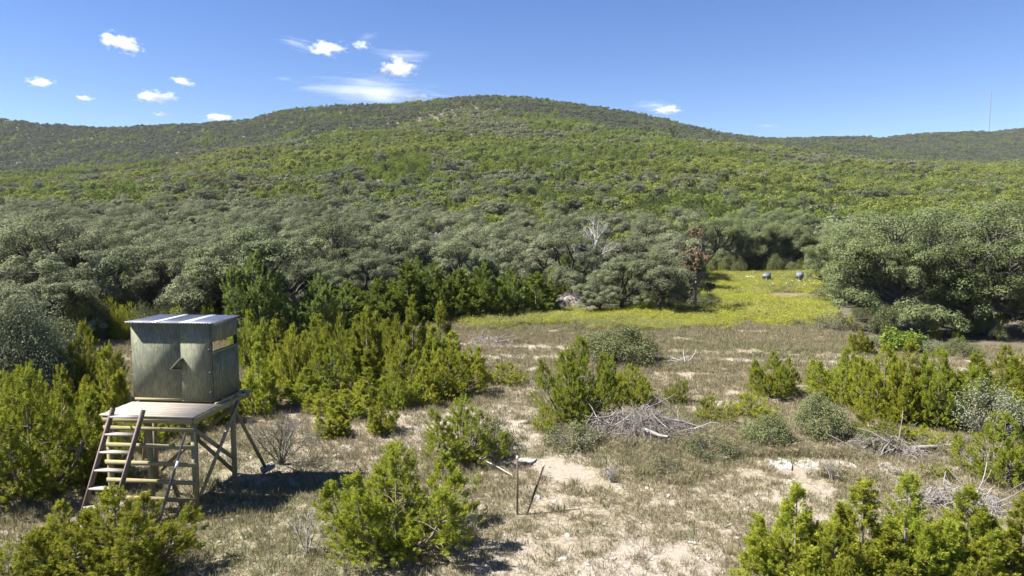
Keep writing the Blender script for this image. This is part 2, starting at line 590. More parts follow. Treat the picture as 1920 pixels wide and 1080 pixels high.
rows_y = np.concatenate([np.linspace(-40, 9, 14), 10 + (np.arange(330) / 330.0) ** 1.5 * 52, np.geomspace(62.6, 1500, 190), [2200, 3500]])
cols_u = np.linspace(-1, 1, 321)
yy = np.repeat(rows_y[:, None], len(cols_u), 1)
xx = cols_u[None, :] * (14 + np.maximum(yy, 0) * 1.05)
zz = terrain(xx, yy)
zz = np.where(yy > 1600, zz - 200, zz)
GV = np.stack([xx, yy, zz], -1).reshape(-1, 3)
nr, nc = yy.shape
ii, jj = np.meshgrid(np.arange(nr - 1), np.arange(nc - 1), indexing='ij')
q0 = ii * nc + jj
GF = np.stack([q0, q0 + 1, q0 + nc + 1, q0 + nc], -1).reshape(-1, 4)
gb = MB().add(GV, GF)
zb, zg, zy, zbr, zf = ground_zones(GV[:, 0], GV[:, 1])

mg, nt, out = new_mat('dry_ground')
L = nt.links
tc = nt.nodes.new('ShaderNodeTexCoord')
P_ = tc.outputs['Object']
nf = noise(nt, P_, 9, 6, 0.7)
nm = noise(nt, P_, 1.7, 6, 0.65)
nvf = noise(nt, P_, 38, 4, 0.75)
nl = noise(nt, P_, 0.35, 4, 0.6)
straw = mixc(nt, mapr(nt, nf, 0.36, 0.64, 0, 1), (0.15, 0.125, 0.085), (0.37, 0.325, 0.25))
green = mixc(nt, mapr(nt, nf, 0.36, 0.64, 0, 1), (0.115, 0.11, 0.06), (0.29, 0.27, 0.17))
cal = mixc(nt, mapr(nt, nvf, 0.35, 0.65, 0, 1), (0.22, 0.19, 0.15), (0.48, 0.435, 0.38))
cal = mixc(nt, mapr(nt, nf, 0.5, 0.68, 0, 0.55), cal, (0.19, 0.15, 0.105))


def zone(name, lo=0.30, hi=0.70, n=nm, amt=0.55):
    """soft edged mask broken up by noise"""
    a = attr(nt, name)
    s = nt.nodes.new('ShaderNodeMath')
    s.operation = 'MULTIPLY_ADD'
    L.new(n, s.inputs[0])
    s.inputs[1].default_value = amt
    L.new(a, s.inputs[2])
    return mapr(nt, s.outputs[0], lo + amt * 0.5, hi + amt * 0.5, 0, 1)


base = mixc(nt, zone('green', 0.2, 0.8), straw, green)
base = mixc(nt, zone('bare', 0.33, 0.85, nf, 1.1), base, cal)
# the floor under the cedars and oaks: leaf litter
litter = mixc(nt, mapr(nt, nf, 0.35, 0.65, 0, 1), (0.055, 0.05, 0.034), (0.13, 0.118, 0.085))
base = mixc(nt, zone('forest'), base, litter)
yel = mixc(nt, mapr(nt, nf, 0.35, 0.65, 0, 1), (0.17, 0.18, 0.05), (0.28, 0.275, 0.07))
base = mixc(nt, zone('yellow', 0.3, 0.6), base, yel)
base = mixc(nt, zone('brown', 0.3, 0.6), base, (0.17, 0.135, 0.09))
base = mixc(nt, mapr(nt, nl, 0.35, 0.7, 0, 0.22), base, (0.30, 0.25, 0.18))
pr = nt.nodes.new('ShaderNodeBsdfPrincipled')
L.new(base, pr.inputs['Base Color'])
pr.inputs['Roughness'].default_value = 0.95
pr.inputs['Specular IOR Level'].default_value = 0.1
bmp = nt.nodes.new('ShaderNodeBump')
bmp.inputs['Strength'].default_value = 0.7
bmp.inputs['Distance'].default_value = 0.05
sm = nt.nodes.new('ShaderNodeMath')
sm.operation = 'ADD'
L.new(nf, sm.inputs[0])
L.new(nvf, sm.inputs[1])
L.new(sm.outputs[0], bmp.inputs['Height'])
L.new(bmp.outputs[0], pr.inputs['Normal'])
L.new(pr.outputs[0], out.inputs['Surface'])

gm = gb.mesh('ground', mg, smooth=True)
for nme, arr in (('bare', zb), ('green', zg), ('yellow', zy), ('brown', zbr), ('forest', zf)):
    a_ = gm.attributes.new(nme, 'FLOAT', 'POINT')
    a_.data.foreach_set('value', arr.astype(np.float32))
tag(link('ground', gm), kind='structure')


# ------------------------------------------------------------------ scattering of what nobody could count
_ng = {}


def scatter(name, pts, rots, scls, pid, protos, label=None):
    """one object that draws copies of the prototype meshes on its points"""
    pc = bpy.data.collections.new(name + '_protos')
    for i, me in enumerate(protos):
        pc.objects.link(bpy.data.objects.new('%s_%02d' % (name, i), me))
    m = bpy.data.meshes.new(name)
    pts = np.asarray(pts, np.float32)
    m.vertices.add(len(pts))
    m.vertices.foreach_set('co', pts.ravel())
    a = m.attributes.new('pid', 'INT', 'POINT')
    a.data.foreach_set('value', np.asarray(pid, np.int32))
    a = m.attributes.new('rot', 'FLOAT_VECTOR', 'POINT')
    a.data.foreach_set('vector', np.asarray(rots, np.float32).ravel())
    a = m.attributes.new('scl', 'FLOAT_VECTOR', 'POINT')
    a.data.foreach_set('vector', np.asarray(scls, np.float32).ravel())
    o = link(name, m)
    ng = bpy.data.node_groups.new(name, 'GeometryNodeTree')
    ng.interface.new_socket('Geometry', in_out='INPUT', socket_type='NodeSocketGeometry')
    ng.interface.new_socket('Geometry', in_out='OUTPUT', socket_type='NodeSocketGeometry')
    gi, go = ng.nodes.new('NodeGroupInput'), ng.nodes.new('NodeGroupOutput')
    ci = ng.nodes.new('GeometryNodeCollectionInfo')
    ci.inputs[0].default_value = pc
    ci.inputs[1].default_value = True
    ci.inputs[2].default_value = True
    ip = ng.nodes.new('GeometryNodeInstanceOnPoints')
    ip.inputs['Pick Instance'].default_value = True

    def na(t, nm_):
        n = ng.nodes.new('GeometryNodeInputNamedAttribute')
        n.data_type = t
        n.inputs[0].default_value = nm_
        return n.outputs[0]
    er = ng.nodes.new('FunctionNodeEulerToRotation')
    ng.links.new(na('FLOAT_VECTOR', 'rot'), er.inputs[0])
    ng.links.new(er.outputs[0], ip.inputs['Rotation'])
    ng.links.new(na('FLOAT_VECTOR', 'scl'), ip.inputs['Scale'])
    ng.links.new(na('INT', 'pid'), ip.inputs['Instance Index'])
    ng.links.new(gi.outputs[0], ip.inputs['Points'])
    ng.links.new(ci.outputs[0], ip.inputs['Instance'])
    ng.links.new(ip.outputs[0], go.inputs[0])
    md = o.modifiers.new('scatter', 'NODES')
    md.node_group = ng
    tag(o, label, kind='stuff')
    return o


# ------------------------------------------------------------------ plant generators
def unit(v):
    return v / (np.linalg.norm(v, axis=-1, keepdims=True) + 1e-9)


def leaf_quads(P, D, Nn, ln, wd):
    """rhombic leaves: start P, direction D, normal hint Nn, length, width"""
    S = unit(np.cross(D, Nn))
    ln = np.broadcast_to(ln, (len(P),))[:, None]
    wd = np.broadcast_to(wd, (len(P),))[:, None]
    V = np.stack([P, P + D * ln * 0.45 + S * wd * 0.5, P + D * ln, P + D * ln * 0.45 - S * wd * 0.5], 1)
    Fc = np.arange(len(P) * 4).reshape(-1, 4)
    return V.reshape(-1, 3), Fc


def juniper_parts(seed, h=2.5, w=2.4, leaders=7, plumes=800, sprays=22, spire=0.5, low=0.05, pl=0.27, mat=0, tilt=0.65):
    """young juniper: several leaders, each clad in flame shaped plumes of sprays"""
    r = rs(seed)
    B = MB()
    T = MB()
    allP, allA, allL, allT = [], [], [], []
    for i in range(leaders):
        az = 2 * math.pi * (i / leaders) + r.uniform(-0.4, 0.4)
        rad = 0 if i == 0 else (w / 2) * r.uniform(0.3, 0.78)
        hh = h * (1.0 if i == 0 else (1 - 0.55 * (rad / (w / 2)) ** (2 - spire)) * r.uniform(0.72, 0.98))
        base = np.array([math.cos(az), math.sin(az), 0]) * rad * 0.25
        tip = np.array([math.cos(az) * rad, math.sin(az) * rad, hh])
        ctrl = np.array([math.cos(az) * rad * 0.95, math.sin(az) * rad * 0.95, hh * 0.35])
        tt = np.linspace(0, 1, 7)[:, None]
        path = base * (1 - tt) ** 2 + 2 * ctrl * tt * (1 - tt) + tip * tt ** 2
        T.tube(path, np.linspace(0.035, 0.006, 7) * h / 2.5, 5, 0, r.uniform(0, 1), cap=False)
        n = int(plumes / leaders * (1.5 if i == 0 else 0.92))
        t = r.uniform(low, 1.0, n) ** 0.85
        cr = w * (0.30 if i == 0 else 0.22) * r.uniform(0.85, 1.15)
        prof = np.clip((1.02 - t), 0, 1) ** (0.75) * (0.35 + 0.65 * np.minimum(1, t / 0.25)) * (1 + 0.25 * np.sin(t * 23 + i) + 0.15 * r.randn(n))
        ang = r.uniform(0, 2 * math.pi, n)
        # boughs: gather plumes along a few directions so that gaps open between
        ang = ang + 0.42 * np.sin(ang * 3 + t * 11 + i * 2)
        rho = cr * prof * np.sqrt(r.uniform(0.18, 1.0, n))
        radial = np.stack([np.cos(ang), np.sin(ang), 0 * ang], 1)
        c = base * (1 - t[:, None]) ** 2 + 2 * ctrl * t[:, None] * (1 - t[:, None]) + tip * t[:, None] ** 2
        P = c + radial * rho[:, None] + np.array([0, 0, 1]) * (r.uniform(-0.04, 0.04, n))[:, None] * h
        P[:, 2] = np.maximum(P[:, 2], 0.03)
        out_ = unit(P * np.array([1, 1, 0]) + 1e-4)
        A = unit(radial * (tilt * (1.1 - t))[:, None] + out_ * 0.3 + np.array([0, 0, 1]) * (0.8 + 0.7 * t)[:, None] + r.randn(n, 3) * 0.22)
        Ls = pl * (1.0 if sprays < 40 else 0.82) * (h / 2.5) ** 0.3 * r.uniform(0.5, 1.25, n)
        allP.append(P)
        allA.append(A)
        allL.append(Ls)
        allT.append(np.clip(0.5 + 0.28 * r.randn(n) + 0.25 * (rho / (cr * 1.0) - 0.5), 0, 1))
        # little boughs to some plumes
        for q in r.choice(n, min(n, 16), replace=False):
            T.tube(np.array([c[q] - [0, 0, 0.12 * h * (1 - t[q])], (c[q] + P[q]) / 2, P[q]]), [0.012, 0.008, 0.004], 3, 0, 0.6, cap=False)
    P, A, Ls, Tt = map(np.concatenate, (allP, allA, allL, allT))
    n = len(P)
    k = sprays
    s = np.tile(np.linspace(0.0, 0.95, k), n) + r.uniform(-0.03, 0.03, n * k)
    Pr, Ar, Lr, Tr = np.repeat(P, k, 0), np.repeat(A, k, 0), np.repeat(Ls, k), np.repeat(Tt, k)
    perp = unit(np.cross(Ar, r.randn(n * k, 3)))
    D = unit(Ar * 0.8 + perp * (0.75 - 0.35 * s)[:, None] * (1.0 if sprays < 40 else 1.35))
    Q = Pr + Ar * (s * Lr)[:, None] * 0.85
    ln = Lr * (0.36 - 0.14 * s) * (1.0 if sprays < 40 else 0.95) * r.uniform(0.7, 1.2, n * k)
    ow = unit(Q * np.array([1, 1, 0]) + 1e-4)
    V, Fc = leaf_quads(Q, D, unit(perp * 0.6 + ow * 0.6 + np.array([0, 0, 0.6]) + r.randn(n * k, 3) * 0.4), ln, ln * (0.36 if sprays < 40 else 0.20))
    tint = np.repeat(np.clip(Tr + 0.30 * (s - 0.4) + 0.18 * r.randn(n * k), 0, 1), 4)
    B.add(V, Fc, mat, tint)
    return B, T


def oak_parts(seed, h=6.5, w=8.0, lobes=9, per=13, leaves=190, lsize=0.16, lean=0.0, low=0.28, trunk_r=0.26, twigs=0.12):
    """live oak: dark crooked limbs under billows of small leaves"""
    r = rs(seed)
    B, T = MB(), MB()
    fork = np.array([r.uniform(-0.3, 0.3), r.uniform(-0.3, 0.3), h * r.uniform(0.2, 0.28)])
    T.tube([[0, 0, -0.3], [fork[0] * 0.3 + 0.1, fork[1] * 0.2, fork[2] * 0.5], fork], [trunk_r * 1.25, trunk_r, trunk_r * 0.85], 8, 0, 0.4, cap=False)
    cl = []
    for i in range(lobes):
        az = 2 * math.pi * i / (lobes - 1) + r.uniform(-0.35, 0.35)
        if i == 0:
            lc = np.array([r.uniform(-0.4, 0.4), r.uniform(-0.4, 0.4), h * 0.76])
            R = w * 0.21
        else:
            rr = w / 2 * r.uniform(0.42, 0.72)
            lc = np.array([math.cos(az * 2.618) * rr, math.sin(az * 2.618) * rr, h * (r.uniform(low + 0.12, 0.72) - 0.05 * rr / w)])
            R = w * r.uniform(0.11, 0.175)
        # limb with a crook
        mid = fork * 0.55 + lc * 0.45 + np.array([r.uniform(-0.5, 0.5), r.uniform(-0.5, 0.5), r.uniform(-0.3, 0.6)])
        tt = np.linspace(0, 1, 7)[:, None]
        path = fork * (1 - tt) ** 2 + 2 * mid * tt * (1 - tt) + lc * tt ** 2
        path[1:-1] += r.randn(5, 3) * 0.12
        T.tube(path, np.linspace(trunk_r * 0.62, trunk_r * 0.18, 7), 6, 0, r.uniform(0, 1), cap=False)
        for j in range(per):
            d = unit(r.randn(3) + np.array([0, 0, 0.75]))
            if d[2] < -0.35:
                d[2] = abs(d[2])
            c = lc + d * R * np.array([1.05, 1.05, 0.8]) * r.uniform(0.75, 1.15)
            cl.append((c, R * r.uniform(0.28, 0.52), r.uniform(0, 1)))
            if j % 2 == 0:
                m2 = (lc + c) / 2 + r.randn(3) * 0.12
                T.tube([path[4 + (j % 3)], m2, c], [trunk_r * 0.2, trunk_r * 0.12, trunk_r * 0.05], 4, 0, 0.5, cap=False)
            if r.rand() < twigs:
                for q in range(14):       # bare grey twigs and moss
                    e = unit(r.randn(3) + d * 0.8) * R * r.uniform(0.3, 0.62)
                    m_ = c + e * 0.5 + r.randn(3) * 0.05
                    T.tube([c, m_, c + e + [0, 0, -0.08]], [0.018, 0.013, 0.008], 3, 1, 0.5, cap=False)
    C0 = np.array([c[0] for c in cl])
    R0 = np.array([c[1] for c in cl])
    T0 = np.array([c[2] for c in cl])
    n = len(C0)
    k = leaves
    d = unit(r.randn(n * k, 3))
    d[:, 2] = np.where((d[:, 2] < -0.25) & (r.rand(n * k) < 0.75), -d[:, 2], d[:, 2])
    rad = np.repeat(R0, k) * (0.6 + 0.55 * r.uniform(0, 1, n * k) ** 0.7)
    Q = np.repeat(C0, k, 0) + d * rad[:, None] * np.array([1.1, 1.1, 0.8])
    Nn = unit(d * 1.5 + np.array([0, 0, 0.35]) + r.randn(n * k, 3) * 0.5)
    D = unit(np.cross(Nn, r.randn(n * k, 3)))
    ln = lsize * r.uniform(0.7, 1.35, n * k)
    V, Fc = leaf_quads(Q, D, Nn, ln, ln * 0.62)
    tint = np.repeat(np.clip(np.repeat(T0 * 0.6 + 0.2, k) + 0.18 * r.randn(n * k), 0, 1), 4)
    B.add(V, Fc, 0, tint)
    return B, T


def shrub_parts(seed, h=1.5, w=2.0, clumps=60, leaves=90, lsize=0.055, stems=40, density=1.0, flat=0.9):
    """rounded broad leaved brush with many thin grey stems"""
    r = rs(seed)
    B, T = MB(), MB()
    Cs = []
    for i in range(clumps):
        d = unit(r.randn(3))
        d[2] = abs(d[2])
        rr = r.uniform(0.45, 1.0) ** 0.6
        c = np.array([d[0] * w / 2 * rr, d[1] * w / 2 * rr, h * (0.25 + 0.62 * d[2] * rr * flat)]) * 0.9
        c[2] *= 1 + 0.18 * math.sin(c[0] * 4 + seed) * math.cos(c[1] * 3)
        Cs.append(c)
    Cs = np.array(Cs)
    for i in range(stems):
        c = Cs[r.randint(len(Cs))]
        T.tube([[c[0] * 0.15, c[1] * 0.15, 0], c * np.array([0.6, 0.6, 0.5]) + r.randn(3) * 0.04, c * 1.06], [0.014, 0.009, 0.004], 3, 0, 0.5, cap=False)
    n, k = len(Cs), int(leaves * density)
    R0 = np.repeat(r.uniform(0.10, 0.19, n) * (h + w) / 2, k)
    d = unit(r.randn(n * k, 3))
    Q = np.repeat(Cs, k, 0) + d * (R0 * r.uniform(0.3, 1.1, n * k))[:, None]
    Q[:, 2] = np.maximum(Q[:, 2], 0.02)
    Nn = unit(d * 0.5 + [0, 0, 0.4] + r.randn(n * k, 3) * 0.6)
    D = unit(np.cross(Nn, r.randn(n * k, 3)))
    ln = lsize * r.uniform(0.7, 1.3, n * k)
    V, Fc = leaf_quads(Q, D, Nn, ln, ln * 0.6)
    B.add(V, Fc, 0, np.repeat(np.clip(np.repeat(r.uniform(0.1, 0.9, n), k) + 0.15 * r.randn(n * k), 0, 1), 4))
    return B, T


def branching(B, r, p, d, L, rad, lvl, spread=0.55, up=0.12, kids=3, n=4, droop=0.0, mat=0, curl=0.16):
    """recursive bare branches"""
    pts = [np.array(p, float)]
    dd = unit(np.array(d, float))
    for i in range(3):
        dd = unit(dd + r.randn(3) * curl + np.array([0, 0, up - droop]))
        pts.append(pts[-1] + dd * L / 3)
    B.tube(pts, [rad, rad * 0.85, rad * 0.7, rad * 0.5], n if lvl > 1 else 3, mat, r.uniform(0, 1), cap=False)
    if lvl <= 0:
        return
    for k in range(kids):
        t = r.uniform(0.35, 1.0) * 2.999
        i = int(t)
        q = pts[i] + (pts[i + 1] - pts[i]) * (t - i)
        nd = unit(dd + r.randn(3) * spread)
        branching(B, r, q, nd, L * r.uniform(0.5, 0.78), rad * 0.55, lvl - 1, spread, up, kids, n, droop, mat, curl)


def tree_meshes(name, parts, leaf, bark, extra=None):
    B, T = parts
    return (B.mesh(name + '_crown', leaf), T.mesh(name + '_trunk', [bark, M['twig']]))


def plant(name, meshes, x, y, sc3, rot, label, cat, group=None, z=None, parts=('crown', 'trunk'), lean=(0, 0)):
    """thing > crown, trunk"""
    o = bpy.data.objects.new(name, None)
    C.objects.link(o)
    o.location = (x, y, (tz(x, y) if z is None else z) - 0.02)
    o.rotation_euler = (lean[0], lean[1], rot)
    o.scale = sc3
    tag(o, label, cat, group)
    for pn, me in zip(parts, meshes):
        if me is not None:
            link(pn, me, o)
    return o


# prototypes -------------------------------------------------------
JP = {}
JP['big'] = tree_meshes('juniper_big', juniper_parts(11, 2.5, 2.9, 9, 1900, 60, 0.3, 0.03, 0.25), M['juniper'], M['bark'])
JP['wide'] = tree_meshes('juniper_wide', juniper_parts(12, 2.0, 2.9, 11, 2000, 54, 0.2, 0.03, 0.26), M['juniper'], M['bark'])
JP['spire'] = tree_meshes('juniper_spire', juniper_parts(13, 3.6, 2.0, 5, 1300, 50, 1.0, 0.04, 0.30, tilt=0.7), M['juniper'], M['bark'])
JP['cone'] = tree_meshes('juniper_cone', juniper_parts(14, 2.6, 2.1, 7, 1500, 50, 0.5, 0.03, 0.28), M['juniper'], M['bark'])
JP['low'] = tree_meshes('juniper_low', juniper_parts(15, 1.0, 1.7, 9, 560, 44, 0.2, 0.05, 0.26, tilt=1.1), M['juniper'], M['bark'])
JP['open'] = tree_meshes('juniper_open', juniper_parts(16, 2.2, 2.6, 9, 760, 56, 0.2, 0.12, 0.30, tilt=1.2), M['juniper'], M['bark'])
JD = {}
JD['round'] = tree_meshes('juniper_old', juniper_parts(21, 4.6, 4.6, 9, 1100, 26, 0.4, 0.04, 0.46), M['juniper_dark'], M['bark'])
JD['tall'] = tree_meshes('juniper_tall', juniper_parts(22, 5.2, 3.8, 6, 1000, 26, 0.7, 0.05, 0.46), M['juniper_dark'], M['bark'])
JD['round_b'] = tree_meshes('juniper_old_b', juniper_parts(23, 4.2, 5.0, 10, 1050, 26, 0.3, 0.04, 0.46), M['juniper_hill'], M['bark'])
OK = {}
for i_, (sd, w_, h_) in enumerate(((31, 8.4, 6.6), (32, 7.6, 6.0), (33, 8.0, 6.8), (34, 7.0, 6.2))):
    OK[i_] = tree_meshes('live_oak', oak_parts(sd, h_, w_, 12, 12, 240, 0.125, low=0.10, twigs=0.12), M['oak'], M['bark_dark'])
for i_, sd in ((10, 41), (11, 42), (12, 43)):
    OK[i_] = tree_meshes('grove_oak', oak_parts(sd, 8.8, 9.4, 21, 13, 270, 0.115, low=-0.04, trunk_r=0.36, twigs=0.2), M['oak_green'], M['bark_dark'])
SH = {}
SH['grey'] = tree_meshes('grey_shrub', shrub_parts(51, 1.5, 2.2, 90, 150, 0.048), M['shrub'], M['twig'])
SH['sparse'] = tree_meshes('sparse_shrub', shrub_parts(52, 1.3, 1.7, 60, 36, 0.055, 110), M['shrub'], M['twig'])
SH['silver'] = tree_meshes('silver_shrub', shrub_parts(53, 1.6, 2.0, 80, 60, 0.045, 200), M['silver'], M['twig'])
SH['bright'] = tree_meshes('bright_shrub', shrub_parts(54, 1.4, 2.0, 60, 60, 0.13), M['bright'], M['twig'])


# far forest prototypes: whole trees in one light mesh
def far_oak(seed, leaf, n=560, lobes=8):
    r = rs(seed)
    B = MB()
    w, h = 7.0, 5.2
    cs = [(np.array([math.cos(a) * q, math.sin(a) * q, z]), R) for a, q, z, R in
          [(2 * math.pi * i / lobes + r.uniform(-0.4, 0.4), w / 2 * (0 if i == 0 else r.uniform(0.4, 0.7)), h * r.uniform(0.45, 0.72), r.uniform(1.0, 1.6)) for i in range(lobes)]]
    C0 = np.array([c[0] for c in cs])
    R0 = np.array([c[1] for c in cs])
    id_ = r.randint(0, lobes, n)
    d = unit(r.randn(n, 3))
    d[:, 2] = np.where(d[:, 2] < -0.2, -d[:, 2], d[:, 2])
    wob = 0.8 + 0.28 * np.sin(d[:, 0] * 7 + id_) * np.cos(d[:, 1] * 8) + r.uniform(-0.12, 0.12, n)
    Q = C0[id_] + d * (R0[id_] * wob)[:, None] * [1, 1, 0.82]
    Nn = unit(d + r.randn(n, 3) * 0.5)
    D = unit(np.cross(Nn, r.randn(n, 3)))
    ln = 0.52 * r.uniform(0.7, 1.3, n)
    V, Fc = leaf_quads(Q, D, Nn, ln, ln * 0.8)
    B.add(V, Fc, 0, np.repeat(np.clip(0.5 + 0.3 * np.sin(id_ * 2.3) * 0.5 + 0.2 * r.randn(n), 0, 1), 4))
    B.tube([[0, 0, -1], [0.2, 0, 1.2], [0, 0.1, h * 0.6]], [0.3, 0.22, 0.1], 5, 1, 0.5, cap=False)
    for i in range(4):
        B.tube([[0, 0, 1.3], C0[i] * 0.6 + [0, 0, 0.6], C0[i]], [0.16, 0.1, 0.05], 4, 1, 0.5, cap=False)
    return B.mesh('far_oak', [leaf, M['bark_dark']])


def far_juniper(seed, leaf, n=660):
    r = rs(seed)
    B = MB()
    K = 6
    h, w = 4.4, 4.0
    Q, D, Nn, tn = [], [], [], []
    for i in range(K):
        a = 2 * math.pi * i / K + r.uniform(-0.4, 0.4)
        rad = 0 if i == 0 else w / 2 * r.uniform(0.35, 0.62)
        hh = h * (1 if i == 0 else r.uniform(0.6, 0.88))
        m = n // K
        t = r.uniform(0.08, 1, m)
        cr = w * 0.27
        ang = r.uniform(0, 6.283, m)
        rho = cr * (1.05 - t) ** 0.6 * r.uniform(0.65, 1.05, m) * (1 + 0.2 * np.sin(ang * 3 + t * 9))
        radial = np.stack([np.cos(ang), np.sin(ang), 0 * ang], 1)
        p = np.stack([math.cos(a) * rad + radial[:, 0] * rho, math.sin(a) * rad + radial[:, 1] * rho, t * hh * 0.95], 1)
        Q.append(p)
        D.append(unit(radial * 0.8 + [0, 0, 0.55] + r.randn(m, 3) * 0.5))
        Nn.append(unit(radial + r.randn(m, 3) * 0.5))
        tn.append(np.clip(0.35 + 0.3 * t + 0.22 * r.randn(m), 0, 1))
    Q, D, Nn, tn = map(np.concatenate, (Q, D, Nn, tn))
    S = unit(np.cross(D, Nn))
    ln = 0.46 * r.uniform(0.7, 1.3, len(Q))
    V, Fc = leaf_quads(Q, D, unit(Nn * 0.8 + np.array([0, 0, 0.6])), ln, ln * 0.62)
    B.add(V, Fc, 0, np.repeat(tn, 4))
    B.tube([[0, 0, -1], [0, 0, 1], [0, 0, h * 0.7]], [0.15, 0.12, 0.05], 4, 1, 0.5, cap=False)
    return B.mesh('far_juniper', [leaf, M['bark']])


def far_bare(seed):
    r = rs(seed)
    B = MB()
    for i in range(5):
        branching(B, r, (0, 0, 0), (r.uniform(-0.7, 0.7), r.uniform(-0.7, 0.7), 1), 2.2, 0.09, 2, 0.7, 0.05, 3, 3)
    return B.mesh('far_bare', [M['twig']])


# ------------------------------------------------------------------ placing by the photograph's layout
def W(px, row, y):
    """the place at depth y seen at picture point px,row"""
    z = float(zrow(row, y))
    d = y * math.cos(PITCH) + (H - z) * math.sin(PITCH)
    return np.array([(px - 960) / F * d, y, z])


def dims(meshes):
    me = meshes[0]
    co = np.empty(len(me.vertices) * 3, np.float32)
    me.vertices.foreach_get('co', co)
    co = co.reshape(-1, 3)
    return max((np.percentile(co[:, :2], 99.6) - np.percentile(co[:, :2], 0.4)) * 1.04, 0.1), np.percentile(co[:, 2], 99.7)


_dims = {}


def place(px, base, wpx, top, meshes, name, label, cat, group=None, yoff=0.33, rot=None, lean=(0, 0), depth=1.0):
    x, y = G(px, base)
    d = depth_at(x, y)
    w = wpx * d / F
    y = y + w * yoff
    d = depth_at(x, y)
    x = (px - 960) / F * d
    w = wpx * d / F
    g = tz(x, y)
    h = max(float(zrow(top, y)) - g, 0.2)
    key = meshes[0].name
    if key not in _dims:
        _dims[key] = dims(meshes)
    bw, bh = _dims[key]
    s, sz = w / bw, h / bh
    r = random.uniform(0, 6.28) if rot is None else rot
    TAKEN.append((x, y, w * 0.42))
    return plant(name, meshes, x, y, (s, s * depth, sz), r, label, cat, group, z=g, lean=lean)


TAKEN = []
J = 'juniper_bush'
CJ = 'juniper'
# ---- the young cedars of the clearing, nearest first
A1 = place(745, 1072, 285, 836, JP['big'], J, 'big round yellow green juniper in the near middle with shadow on its right', CJ, rot=0.4)
place(222, 1125, 262, 918, JP['wide'], J, 'bushy bright juniper covering the foot of the wooden ladder', CJ, rot=1.1)
place(20, 1150, 120, 1015, JP['low'], J, 'low juniper tips cut off by the bottom left corner', CJ)
place(120, 1090, 130, 940, JP['cone'], J, 'narrow juniper tip rising at the left of the ladder foot', CJ)
place(1487, 1150, 190, 912, JP['cone'], J, 'slender near juniper standing apart at the left end of the near right cluster', CJ)
place(1610, 1160, 185, 905, JP['spire'], J, 'narrow juniper spire second from left in the near right cluster', CJ)
place(1690, 1165, 200, 893, JP['cone'], J, 'tallest middle juniper of the near right cluster', CJ, rot=2.0)
place(1805, 1150, 205, 915, JP['cone'], J, 'full juniper right of the middle in the near right cluster', CJ, rot=3.3)
place(1560, 1190, 210, 985, JP['wide'], J, 'low juniper filling the gap under the near right spires', CJ)
place(1745, 1185, 250, 980, JP['wide'], J, 'low wide juniper along the bottom edge of the near right cluster', CJ, rot=2.2)
place(1912, 1140, 150, 930, JP['spire'], J, 'near juniper cut off by the bottom right corner', CJ)
place(1440, 1150, 170, 1040, JP['low'], J, 'knee high juniper at the left foot of the near right cluster', CJ)
place(1878, 922, 150, 775, JP['open'], J, 'dark edged juniper over grey twigs at the right edge', CJ)
place(868, 880, 155, 745, JP['open'], J, 'open pointed juniper with spreading boughs right of the stand, grey shrub beside it', CJ, rot=0.7)
place(715, 818, 62, 742, JP['cone'], J, 'small upright juniper alone on the pale gravel', CJ)
place(1085, 806, 150, 634, JP['big'], J, 'large dark green juniper beside the grey brush pile', CJ, rot=2.6)
place(1180, 762, 90, 684, JP['wide'], J, 'shorter juniper joined to the right of the one by the brush pile', CJ)
place(1020, 812, 50, 760, JP['low'], J, 'small juniper skirt at the left foot of the brush pile juniper', CJ)
place(948, 724, 86, 680, JP['low'], J, 'low spreading juniper alone in the dry grass', CJ)
place(1448, 748, 100, 660, JP['wide'], J, 'rounded juniper standing alone right of the bleached snag', CJ, rot=1.9)
place(1537, 735, 44, 678, JP['cone'], J, 'small juniper just right of the lone rounded one', CJ)
place(1272, 760, 52, 708, JP['low'], J, 'small tufted juniper behind the brush pile', CJ)
place(1335, 800, 80, 742, JP['low'], J, 'low yellowish juniper right of the brush pile', CJ)
place(1408, 786, 96, 736, JP['low'], J, 'flat golden juniper before the lone rounded one', CJ, rot=0.3)
place(1612, 668, 44, 612, JP['cone'], J, 'small juniper at the left foot of the great oaks', CJ)
place(1762, 905, 60, 868, JP['low'], J, 'little juniper tuft in front of the fallen log', CJ)
place(895, 905, 26, 888, JP['low'], J, 'tiny juniper sprout by the white stick', CJ)
# bank on the right
for px_, ba, w_, tp, pr_, lb in (
        (1585, 765, 110, 655, 'big', 'juniper at the left end of the right bank'),
        (1655, 790, 120, 650, 'wide', 'broad juniper second from left in the right bank'),
        (1700, 800, 90, 640, 'cone', 'pointed juniper in the middle of the right bank'),
        (1755, 810, 120, 655, 'big', 'deep green juniper right of the middle of the right bank'),
        (1825, 800, 100, 665, 'cone', 'juniper behind the pale grey shrub'),
        (1880, 760, 110, 650, 'wide', 'yellow green juniper near the right edge below the oaks'),
        (1935, 770, 100, 640, 'cone', 'tall juniper cut off by the right edge below the oaks'),
        (1640, 830, 90, 770, 'low', 'low golden juniper in front of the right bank'),
        (1725, 845, 80, 800, 'low', 'low ragged juniper just above the fallen log'),
        (1905, 815, 90, 735, 'wide', 'juniper at the right edge behind the pale shrub')):
    place(px_, ba, w_ * 1.2, tp, JP[pr_], J, lb, CJ)
